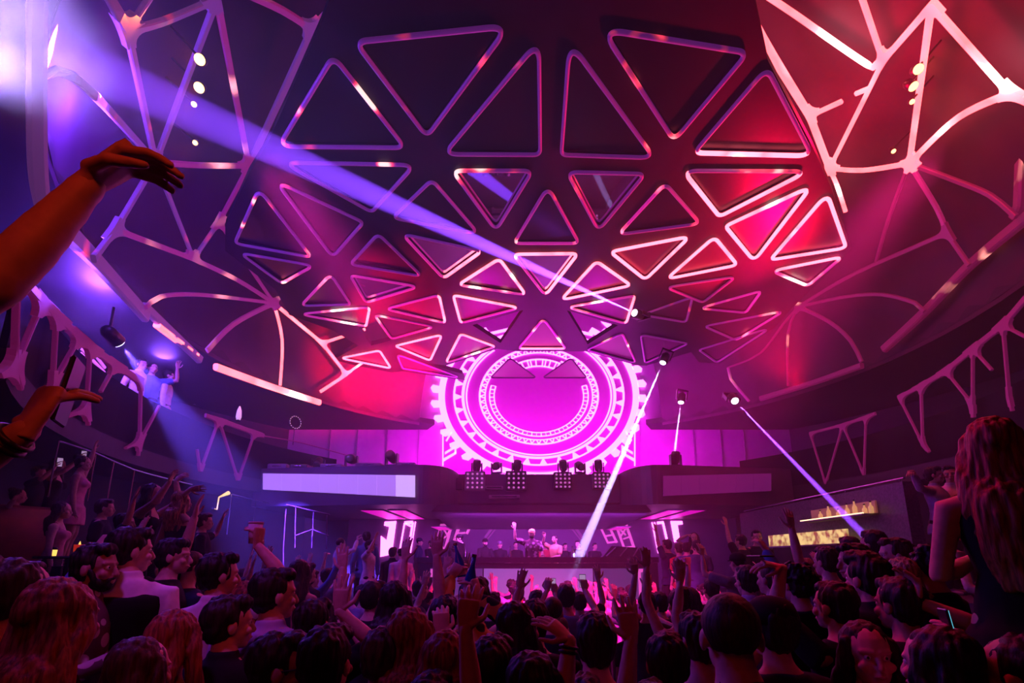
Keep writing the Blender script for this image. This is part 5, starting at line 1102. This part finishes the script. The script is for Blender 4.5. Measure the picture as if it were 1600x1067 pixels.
# banquettes under the standing guests
SOFA = mat('banquette_leather', (.16, .02, .02), .35, noise=.2, nscale=8, bump=.1)
def banquette(label, c, wd, rz, seat_h=.45, back=.42, dp=.62):
    t = thing('banquette', label, 'sofa', c, 'banquettes', rz)
    m = MB(); m.box((0, 0, seat_h * .4), (wd, dp, seat_h * .8), bev=.02); m.build('base', BLACK, t, local=True)
    m = MB(); m.box((0, 0, seat_h * .9), (wd * .98, dp, seat_h * .2), bev=.05); m.build('seat', SOFA, t, True, local=True)
    m = MB(); m.box((0, -dp / 2 - .07, (seat_h + back) / 2), (wd, .14, seat_h + back), bev=.05); m.build('backrest', SOFA, t, True, local=True)
banquette('dark red leather banquette the long-haired woman stands on', (1.95, 1.83, .2), .9, radians(-30), .6, .0, .9)
banquette('red-lit leather banquette on the highest gallery-side tier', (-7.35, 6.75, 1.86), 1.3, radians(60), .42, .4)
banquette('black leather banquette at the edge under the guest with the phone', (-1.42, .78, 0), .9, radians(-50), .85, .0, .7)
# gallery-side tier: rail, table, candle, drink
def rail_run(label, pts, R, n_post, h):
    P = [at_cyl(x, y, R) for x, y in resample(pts, 30)]
    t = thing('handrail', label, 'rail', P[0]); m = MB(); m.tube(P, .016, 6); m.build('rail_tube', CHROME, t)
    for k in range(n_post): p = P[int((k + .5) / n_post * (len(P) - 1))]; m = MB(); m.tube([p, p - V((0, 0, h))], .012, 6); m.build('post', CHROME, t)
rail_run('thin metal rail sloping down behind the dancing women toward the stage', [(92, 689), (150, 708), (210, 734), (300, 757)], 8.45, 5, .8)
rail_run('thin pink-lit rail with glass posts below the V-shaped gallery legs', [(362, 772), (400, 781), (440, 791)], 8.3, 3, 1.0)
p0 = [at_cyl(x, y, 8.3) for x, y in ((333, 794), (339, 796), (342, 777), (357, 770))]
t = thing('amber_light', 'bent amber light bar at the end of the rail beside the gallery legs', 'light', p0[0]); AMB = mat('amber_glow', (.8, .6, .2), .4, emit=(1, .62, .12), es=1.3)
m = MB(); m.tube(p0, [.012, .014, .016, .05], 8); m.build('light_tube', AMB, t); m = MB(); m.lathe([(.03, -.02), (.03, .02)], p0[0], 8); m.build('clip', GEAR, t)
tb = at_d(108, 867, 5.6); tb.z = 1.98
t = thing('bar_table', 'small round table with a red candle on the gallery-side tier', 'table', (tb.x, tb.y, 1.05))
m = MB(); m.lathe([(.3, 1.95), (.31, 1.965), (.3, 1.98)], (tb.x, tb.y, 0), 24); m.build('table_top', GEAR, t); m = MB(); m.lathe([(.2, 1.05), (.2, 1.07), (.03, 1.09), (.03, 1.95)], (tb.x, tb.y, 0), 14); m.build('leg', GEAR, t)
REDG = mat('red_candle_glass', (.5, .05, .03), .2, emit=(1, .04, .02), es=.3)
t = thing('candle_holder', 'glowing red glass candle holder on the small round table', 'candle', (tb.x + .1, tb.y, 1.98))
m = MB(); m.lathe([(.03, 1.98), (.045, 2.0), (.05, 2.07), (.052, 2.11)], (tb.x + .1, tb.y, 0), 14); m.build('glass', REDG, t, True); m = MB(); m.lathe([(.012, 2.11), (.008, 2.13), (.002, 2.15)], (tb.x + .1, tb.y, 0), 8); m.build('flame', AMB, t, True)
t = thing('drink_glass', 'glowing amber drink glass on the small round table', 'glass', (tb.x - .08, tb.y - .1, 1.98))
m = MB(); m.lathe([(.018, 1.98), (.02, 2.0), (.022, 2.05)], (tb.x - .08, tb.y - .1, 0), 12); m.build('drink', AMB, t, True); m = MB(); m.lathe([(.023, 2.05), (.025, 2.08)], (tb.x - .08, tb.y - .1, 0), 12); m.build('glass_rim', LENS, t, True)  # light in the drink put in as emission
# glass partition beside the booth
t = thing('glass_partition', 'thin framed glass partition beside the booth guests with a pink bent line', 'partition', at_y(480, 850, 12.6))
PK = mat('frame_pinkish', (.16, .05, .12), .5)
for pts in (((447, 795), (443, 858)), ((462, 790), (461, 856)), ((490, 800), (487, 856)), ((511, 805), (510, 858)), ((447, 788), (515, 804)), ((461, 837), (488, 827), (513, 837))):
    m = MB(); m.tube([at_y(x, y, 12.6) for x, y in pts], .016, 6); m.build('frame_bar', PK, t)
m = MB(); m.tube([at_y(x, y, 12.6) for x, y in ((443, 858), (443, 1000))], .016, 6); m.build('frame_bar', PK, t)
# ------------------------------------------------------------------ gallery, blue side
BST = mat('gallery_strut', (.4, .35, .5), .5)
t = thing('wall_lattice', 'blue-lit thin struts meeting at a web on the back of the smoky gallery', 'lattice', at_cyl(157, 516, 11.5))
lattice(t, lambda x, y: at_cyl(x, y, 11.5), n_cyl, dict(c=(157, 517), d=(268, 547)), [(BST, ['c', (90, 440)], .9), (BST, ['c', (143, 428)], 1.0), (BST, ['c', (212, 486)], 1.2), (BST, ['d', (205, 530)], 1.2), (BST, ['d', (196, 547)], 1.5), (BST, [(143, 428), (60, 405)], .7)], .13, .08, 0)
o = at_cyl(288, 602, 13.0); zax = n_cyl(o); xa = V((-zax.y, zax.x, 0))
q = lambda x, y: at_cyl(x, y, 12.95)
t = tag(bpy.data.objects.new('door_1', None), kind='structure'); COL.objects.link(t); t.location = o
WARM = mat('lit_room', (.5, .4, .3), .6, emit=(.75, .46, .30), es=.55)
m = MB(); m.prism([q(277, 577), q(308, 580), q(308, 612), q(298, 600), q(280, 594)], zax * .03); m.build('lit_opening', WARM, t)
for pts in (((262, 574), (312, 576)), ((311, 575), (303, 632))): m = MB(); m.tube([q(*p) + zax * .03 for p in pts], .05, 6); m.build('frame', GREYP, t)
BT = mat('blue_tube', (.4, .5, .8), .3, emit=(.30, .28, .95), es=.9)
P = [at_cyl(53, 459, 9.0), at_cyl(34, 501, 9.0)]
t = thing('fluorescent_tube', 'pale blue light tube hanging behind the gallery front near the raised phone', 'light tube', P[1]); m = MB(); m.tube(P, .05, 8); m.build('tube', BT, t); m = MB(); m.tube([P[1], P[1] - (P[0] - P[1]).normalized() * .08], .06, 8); m.build('end_cap', GEAR, t)
PS = mat('pink_slat', (.6, .3, .5), .3, emit=(.75, .16, .55), es=.6)
t = thing('slatted_screen', 'row of short pink-lit slats over a beige board behind the gallery front', 'screen', at_cyl(130, 570, 10.0))
for (x0, y0, x1, y1) in ((116, 521, 126, 531), (112, 528, 124, 540), (110, 536, 120, 547), (128, 545, 163, 582), (126, 552, 160, 590), (138, 572, 158, 597), (142, 545, 164, 575)):
    m = MB(); P = [at_cyl(x0, y0, 10.0), at_cyl(x1, y1, 10.0)]; m.ribbon(P, [n_cyl(p) for p in P], .07, .04); m.build('slat', PS, t)
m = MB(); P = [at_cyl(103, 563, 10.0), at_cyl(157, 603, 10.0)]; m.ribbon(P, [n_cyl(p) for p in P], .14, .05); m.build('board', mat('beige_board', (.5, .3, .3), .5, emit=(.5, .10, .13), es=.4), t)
p = at_cyl(184, 534, 8.2); d = (at_cyl(340, 700, 7.6) - p).normalized()
t = thing('gallery_spotlight', 'white-hot spotlight on the gallery throwing the broad blue beam', 'spotlight', p); m = MB(); m.lathe([(.07, -.3), (.11, -.24), (.12, 0)], p, 16, frame_to(d)); m.build('housing', GEAR, t, True); m = MB(); m.lathe([(.11, .0), (.10, .02), (.03, .03)], p, 16, frame_to(d)); m.build('lens', mat('spot_lens', (.8, .8, 1), .2, emit=(.75, .7, 1), es=5), t); m = MB(); m.tube([p - d * .2, p - d * .2 + V((0, 0, .45))], .02, 6); m.build('bracket', GEAR, t)
c = at_cyl(372, 658, 8.75); t = thing('table_lamp', 'slim white candle-shaped lamp on the gallery rail above the V-shaped legs', 'lamp', c)
m = MB(); m.lathe([(.06, 0), (.065, .02), (.03, .04)], c, 12); m.build('base', GEAR, t); m = MB(); m.lathe([(.05, .04), (.07, .12), (.055, .3), (.015, .42)], c, 12); m.build('lamp_shade', mat('white_lamp', (.7, .6, .7), .4, emit=(.8, .45, .75), es=.7, sample=False), t, True)
c = at_cyl(461, 660, 9.4); t = thing('ring_light', 'small ring of white dots on the gallery near the red glow', 'light', c); m = MB()
nx = V((-n_cyl(c).y, n_cyl(c).x, 0)); m.tube([c + nx * .2 * cos(a) + V((0, 0, .2 * sin(a))) for a in [2 * pi * k / 20 for k in range(20)]], .02, 6, loop=True); m.build('ring', GEAR, t)
for k in range(16): m = MB(); m.ball(c + nx * .2 * cos(k * pi / 8) + V((0, 0, .2 * sin(k * pi / 8))) + n_cyl(c) * .03, .014, None, 8, 6); m.build('bulb', mat('dot_bulb', (.8, .7, .8), .3, emit=(.8, .55, .8), es=.8, sample=False) if k == 0 else bpy.data.materials['dot_bulb'], t)
m = MB(); m.tube([c - V((0, 0, .2)), c - V((0, 0, .75))], .015, 6); m.build('stand', GEAR, t)
# sconces of the dark gallery, small amber lamps of the dome
SCON = mat('sconce_glow', (.8, .4, .2), .4, emit=(1, .16, .03), es=.8)
for k, (px, py, w_) in enumerate(((1510, 486, 'above the gallery front near the rim'), (1452, 540, 'tallest, between the rim and the gallery front'), (1446, 602, 'just behind the gallery rail over the two men'), (1484, 712, 'on the wall just over the man in the pink-lit shirt'), (1583, 392, 'topmost, near the rim beam'), (1572, 364, 'small, beside the topmost one'))):
    p = at_cyl(px, py, 12.9 if k != 3 else 9.9); nn = n_cyl(p); t = thing('wall_sconce', 'orange glowing sconce ' + w_, 'lamp', p, 'sconces of the dark gallery')
    h_ = (.22, .34, .18, .12, .13, .09)[k]; m = MB(); m.lathe([(.03, 0), (.045, .03), (.035, h_), (.02, h_ + .03)], p, 10); m.build('lamp_shade', SCON, t, True); m = MB(); m.box(p - nn * .12 + V((0, 0, h_ / 2)), (.1, .1, .1)); m.build('wall_bracket', GEAR, t); m = MB(); m.lathe([(.05, -.03), (.05, 0)], p, 10); m.build('base', GEAR, t)
AMS = mat('amber_lens', (.9, .6, .2), .2, emit=(1, .55, .18), es=4)
for k, (px, py, dx, dy, l) in enumerate(((312, 93, -90, -22, 'upper'), (311, 137, -90, 18, 'second'), (303, 163, -60, 20, 'third, smaller'), (305, 223, -30, 22, 'lowest, smaller'), (1435, 108, 90, -30, 'upper'), (1427, 135, 90, 45, 'second'), (1425, 159, 50, 5, 'third, smaller'), (1396, 236, 30, 26, 'lowest, smaller'))):
    p = at_dome(px, py, .97); e = at_dome(px + dx, py + dy, .93); d = (e - p).normalized(); s_ = 1 if k % 4 < 2 else .55
    t = thing('spotlight', '%s amber spotlight in a column on the %s side of the dome' % (l, 'lavender' if k < 4 else 'red'), 'spotlight', p, 'amber spotlights in the dome')
    m = MB(); m.lathe([(.05 * s_, -.2 * s_), (.075 * s_, -.15 * s_), (.08 * s_, 0)], p, 14, frame_to(d)); m.build('housing', GEAR, t, True); m = MB(); m.lathe([(.075 * s_, 0), (.07 * s_, .02), (.02, .03)], p, 14, frame_to(d)); m.build('lens', AMS, t)
    m = MB(); m.tube([p - d * .1 * s_, p - d * .1 * s_ - n_dome(p) * .5], .018, 6); m.build('bracket', GEAR, t)
    AMBER_SPOTS.append((p + d * .06, e, s_, k))
# things in hands
def phone(label, c, n, up, lit=(.55, .5, .75), es=.9, s=1.0):
    n = V(n).normalized(); Z = frame_to(n, V(up).cross(n) if abs(V(up).dot(n)) < .99 else None); c = V(c)
    t = thing('phone', label, 'phone', c); m = MB(); m.box(c, (.075 * s, .15 * s, .009), Z, bev=.003); m.build('case', GEAR, t)
    m = MB(); m.box(c + n * .0052, (.068 * s, .138 * s, .0015), Z); m.build('screen', mat('phone_screen', (.1, .1, .1), .2, emit=lit, es=es), t); return t
def held(key_person, key, off=.085): return hand_point(key_person[0], key_person[1], key, off)
def bottle_in(label, c, ax, m_):
    t = thing('bottle', label, 'bottle', c); Z = frame_to(ax); m = MB(); m.lathe([(.031, -.1), (.033, -.08), (.033, .03), (.013, .1), (.012, .155)], c, 14, Z); m.build('body', m_, t, True); m = MB(); m.lathe([(.0345, -.06), (.0345, .0)], c, 14, Z); m.build('paper_label', mat('bottle_label', (.6, .6, .7), .5), t); m = MB(); m.lathe([(.0145, .15), (.0145, .165)], c, 10, Z); m.build('cap', CHROME, t)
BLUEB = mat('blue_bottle', (.03, .08, .35), .1)
c, hd, pl = held(bottle_man, 'R', .075); bottle_in('blue bottle in the raised fist of the man in the yellow patterned shirt', c + pl * .035, (.15, 0, 1), BLUEB)
c, hd, pl = held(bottle_man, 'L', .09); bottle_in('blue bottle hanging neck-first from the hand raised before the booth', c + pl * .035, (-.25, .1, 1), BLUEB)
c, hd, pl = held(edge, 'L', .10); phone('dark phone held up at the edge by the orange-lit hand', c + pl * .03, (-.85, -.45, .1), (0, 0, 1), (.03, .02, .10), .12)
c, hd, pl = held(reach, 'L', .11); phone('dark phone held flat at the end of the arm reaching across the bar-side crowd', c - pl * .03, (0, 0, 1), (0, 1, 0), (.05, .02, .04), .4)
c, hd, pl = held(fist_cup, 'R', .06); t = thing('plastic_cup', 'small pale cup in the long raised arm of the man in the white shirt', 'cup', c); m = MB(); m.lathe([(.030, -.05), (.040, .07)], c + pl * .03, 14); m.build('cup_wall', CL['white'], t, True); m = MB(); m.lathe([(.041, .068), (.043, .076), (.041, .08)], c + pl * .03, 14); m.build('cup_lip', CL['white'], t, True)
c, hd, pl = held(long_hair, 'R', .10); phone('phone with a bright cyan screen held by the woman on the banquette', c + pl * .03, (-.5, -.8, .2), (0, 0, 1), (.25, .9, .95), .9)
c, hd, pl = held(cyan, 'R', .10); phone('phone glowing cyan low beside the woman with the purple-lit bare shoulder', c + pl * .03, (.95, -.28, .1), (0, 0, 1), (.15, .75, 1), .9, .8)
for pr, key, l in FILMERS: c, hd, pl = held(pr, key, .10); phone(l, c + pl * .03, -V((c.x - CAM.x, c.y - CAM.y, 0)).normalized(), (0, 0, 1), (.6, .35, .7), .6, 1.0)
# ------------------------------------------------------------------ haze and light
def volume_mat(name, dens, noise_scale=0, aniso=.25, falloff=False):
    m = bpy.data.materials.new(name); m.use_nodes = True; nt = m.node_tree; nt.nodes.clear()
    o = nt.nodes.new('ShaderNodeOutputMaterial'); v = nt.nodes.new('ShaderNodeVolumeScatter'); v.inputs['Anisotropy'].default_value = aniso; v.inputs['Density'].default_value = dens
    nt.links.new(v.outputs['Volume'], o.inputs['Volume'])
    if noise_scale:
        tc = nt.nodes.new('ShaderNodeTexCoord'); n = nt.nodes.new('ShaderNodeTexNoise'); n.inputs['Scale'].default_value = noise_scale; n.inputs['Detail'].default_value = 4
        g = nt.nodes.new('ShaderNodeTexGradient'); g.gradient_type = 'SPHERICAL'
        a = nt.nodes.new('ShaderNodeMath'); a.operation = 'MULTIPLY'; b = nt.nodes.new('ShaderNodeMapRange'); b.inputs['From Min'].default_value = .4; b.inputs['From Max'].default_value = .75; b.inputs['To Max'].default_value = dens
        nt.links.new(tc.outputs['Object'], n.inputs['Vector']); nt.links.new(tc.outputs['Object'], g.inputs['Vector']); nt.links.new(n.outputs['Fac'], b.inputs['Value'])
        nt.links.new(b.outputs['Result'], a.inputs[0]); nt.links.new(g.outputs['Fac'], a.inputs[1]); nt.links.new(a.outputs['Value'], v.inputs['Density'])
    return m
hz = MB(); hz.box((1.1, 11.0, 6.5), (24.0, 15.8, 12.4)); h = hz.build('haze', volume_mat('haze_air', .014)); tag(h, 'thin stage haze filling the whole club', 'haze', kind='stuff')
def smoke(name, label, c, r, d, ns):
    mb = MB(); mb.ball((0, 0, 0), 1.0, nu=24, nv=16); o = mb.build(name, volume_mat(name + '_air', d, ns)); o.location = c; o.scale = r; tag(o, label, 'smoke', kind='stuff'); return o
smoke('smoke', 'pale lavender smoke plume drifting above the pointing hand', at_z(22, 66, 6.15), (.75, .8, .85), 1.1, 1.6)
def lamp(name, kind, loc, color, energy, size=.1, target=None, spot=45, blend=.15, sy=None):
    l = bpy.data.lights.new(name, kind); o = bpy.data.objects.new(name, l); COL.objects.link(o); o.location = loc; l.color = color; l.energy = energy
    if kind == 'AREA':
        l.size = size
        if sy: l.shape = 'RECTANGLE'; l.size_y = sy
    else: l.shadow_soft_size = size
    if kind == 'SPOT': l.spot_size = radians(spot); l.spot_blend = blend
    if target is not None: o.rotation_euler = (V(target) - V(loc)).to_track_quat('-Z', 'Y').to_euler()
    return o
MAG, RED, BLU, VIO = (1, .0, .95), (1, .0, .05), (.13, .06, 1), (.32, .08, 1)
# magenta wash on the stage wall from unseen lamps added at the ledge, and up on the canopy
lamp('ledge_wash', 'AREA', (1.2, 16.6, 4.6), MAG, 1300, 9, (1.2, 19, 7.5), sy=.6)
lamp('stage_wash', 'SPOT', (-1.0, 15.3, 4.6), MAG, 1500, .3, (-.3, 13.6, 8.45), 70, .8)
lamp('stage_wash', 'SPOT', (3.2, 15.3, 4.6), MAG, 1500, .3, (1.7, 13.4, 8.45), 62, .8)
lamp('front_wash', 'SPOT', (-3.4, 5.4, 7.3), (1, .02, .5), 12000, .3, (1.6, 9.6, .5), 34, .8)
lamp('front_wash', 'SPOT', (5.6, 5.4, 7.3), (1, .01, .24), 12000, .3, (.4, 9.6, .5), 34, .8)
lamp('crowd_wash_left', 'SPOT', (-2.6, 13.2, 7.2), (1, .0, .4), 350, .25, (-1.6, 7.0, 1.5), 52, .8)
lamp('crowd_wash_right', 'SPOT', (4.6, 13.2, 7.2), (1, .0, .4), 350, .25, (3.2, 7.0, 1.5), 52, .8)
lamp('booth_fill', 'AREA', (1.1, 13.3, 2.95), (.62, .07, 1), 260, 5.5, (1.1, 14.8, 1.9), sy=.15)  # fill added to brighten the booth party, no fixture there
# red wash: bar side of the canopy, and the far node on the other side
lamp('red_wash_right', 'SPOT', (7.0, 11.2, 6.0), RED, 3800, .3, (4.2, 8.9, 8.45), 66, .7)
lamp('red_wash_dome_right', 'POINT', (5.8, 7.0, 9.6), RED, 420, .4)
lamp('red_wash_left', 'SPOT', (-1.8, 13.6, 6.2), RED, 13000, .3, (-5.3, 16.4, 9.0), 62, .8)
lamp('red_wash_panels', 'SPOT', (-4.6, 13.0, 6.4), RED, 3500, .3, (-2.6, 12.2, 8.45), 80, .8)
lamp('plum_wash_dome_right', 'POINT', (6.2, 11.2, 7.6), (.8, .0, .25), 70, .4)
# blue smoke side
lamp('blue_wash_dome', 'POINT', (-5.7, 5.4, 7.8), (.17, .03, 1), 620, .5)
lamp('blue_wash_gallery', 'SPOT', tuple(at_cyl(184, 534, 8.2) + (at_cyl(340, 700, 7.6) - at_cyl(184, 534, 8.2)).normalized() * .12), BLU, 42000, .02, tuple(at_cyl(336, 728, 7.4)), 26, .6)
lamp('gallery_glow', 'POINT', tuple(at_cyl(150, 478, 9.3)), (.2, .05, 1), 700, .3)
lamp('gallery_glow', 'POINT', tuple(at_cyl(255, 560, 10.3)), (.2, .06, 1), 350, .3)
lamp('smoke_light', 'SPOT', tuple(at_z(-210, 60, 6.3)), (.42, .30, 1), 2800, .15, tuple(at_z(60, 60, 6.2)), 44, .6)
# unseen lamps added to bring red and plum onto the near guests
lamp('near_red_wash', 'AREA', (-1.2, -1.0, 4.4), (1, .03, .03), 7, 1.0, (-.6, 1.6, 1.9))
lamp('arm_red_wash', 'SPOT', (.1, -.7, 3.4), (1, .06, .02), 34, .15, (-1.0, .9, 2.45), 34, .7)
lamp('near_plum_wash', 'SPOT', (-2.3, .6, 6.6), (.55, .05, 1), 330, .3, (-1.7, 3.2, 1.4), 40, .8)
lamp('hair_red_wash', 'SPOT', (.3, 4.4, 6.4), RED, 420, .2, (1.85, 1.8, 2.1), 24, .7)
for p, e_, s_, k in AMBER_SPOTS: lamp('amber_spot', 'SPOT', p, (1, .14, .01), 160 * s_, .03, e_, 28 if k < 4 else 42, .6)
# beams
def beam(name, p0, p1, col, e, deg, off=.14):
    p0, p1 = V(p0), V(p1); d = (p1 - p0).normalized()
    t = thing('moving_head_light', name, 'moving light', p0 - d * .1)
    b = MB(); Z = frame_to(d)
    b.lathe([(.07, -.34), (.12, -.28), (.13, -.12), (.12, .02)], p0, 16, Z); ho = b.build('head', GEAR, t, True)
    y = MB()
    for k in (-1, 1): y.box(p0 + Z @ V((k * .16, 0, -.25)), (.03, .1, .32), Z)
    y.box(p0 + Z @ V((0, 0, -.42)), (.36, .16, .06), Z); y.build('yoke', GEAR, t)
    l = MB(); l.lathe([(.10, .01), (.09, .022)], p0, 16, Z); l.build('lens', mat('beam_lens', (.8, .8, .9), .2, emit=(.8, .75, 1), es=6, sample=False), t)
    lamp('beam', 'SPOT', p0 + d * off, col, e, .012, p1, deg, .25)
beam('moving light at the end of the canopy throwing the violet beam through it', at_z(992, 489, 8.15), at_z(430, 236, 7.45), (.22, .05, 1), 2600000, 2.8)
beam('moving light under the canopy throwing the slanting white-violet beam onto the booth', at_z(1036, 566, 7.6), at_d(892, 898, 11.6), (.5, .34, 1), 3600000, 2.4)
beam('moving light throwing the short white beam down to the bar end of the ledge', at_y(1064, 628, 15.0), at_y(1052, 722, 14.4), (.55, .25, 1), 1400000, 2.6)
beam('moving light at the dome rim throwing the long violet beam to the back bar', at_d(1148, 626, 12.6), at_d(1352, 838, 7.2), (.30, .06, 1), 2300000, 1.1)
w = bpy.data.worlds.new('world'); SC.world = w; w.use_nodes = True; w.node_tree.nodes['Background'].inputs[0].default_value = (.01, .004, .012, 1); w.node_tree.nodes['Background'].inputs[1].default_value = .3
vs = SC.view_settings; vs.view_transform = 'Standard'; vs.look = 'None'; vs.exposure = 0; vs.gamma = 1; vs.use_curve_mapping = False
cy = SC.cycles; cy.max_bounces = 5; cy.diffuse_bounces = 2; cy.glossy_bounces = 3; cy.volume_bounces = 0; cy.transparent_max_bounces = 6; cy.sample_clamp_indirect = 3; cy.sample_clamp_direct = 0; cy.use_denoising = True; cy.use_light_tree = True; cy.caustics_reflective = False; cy.caustics_refractive = False
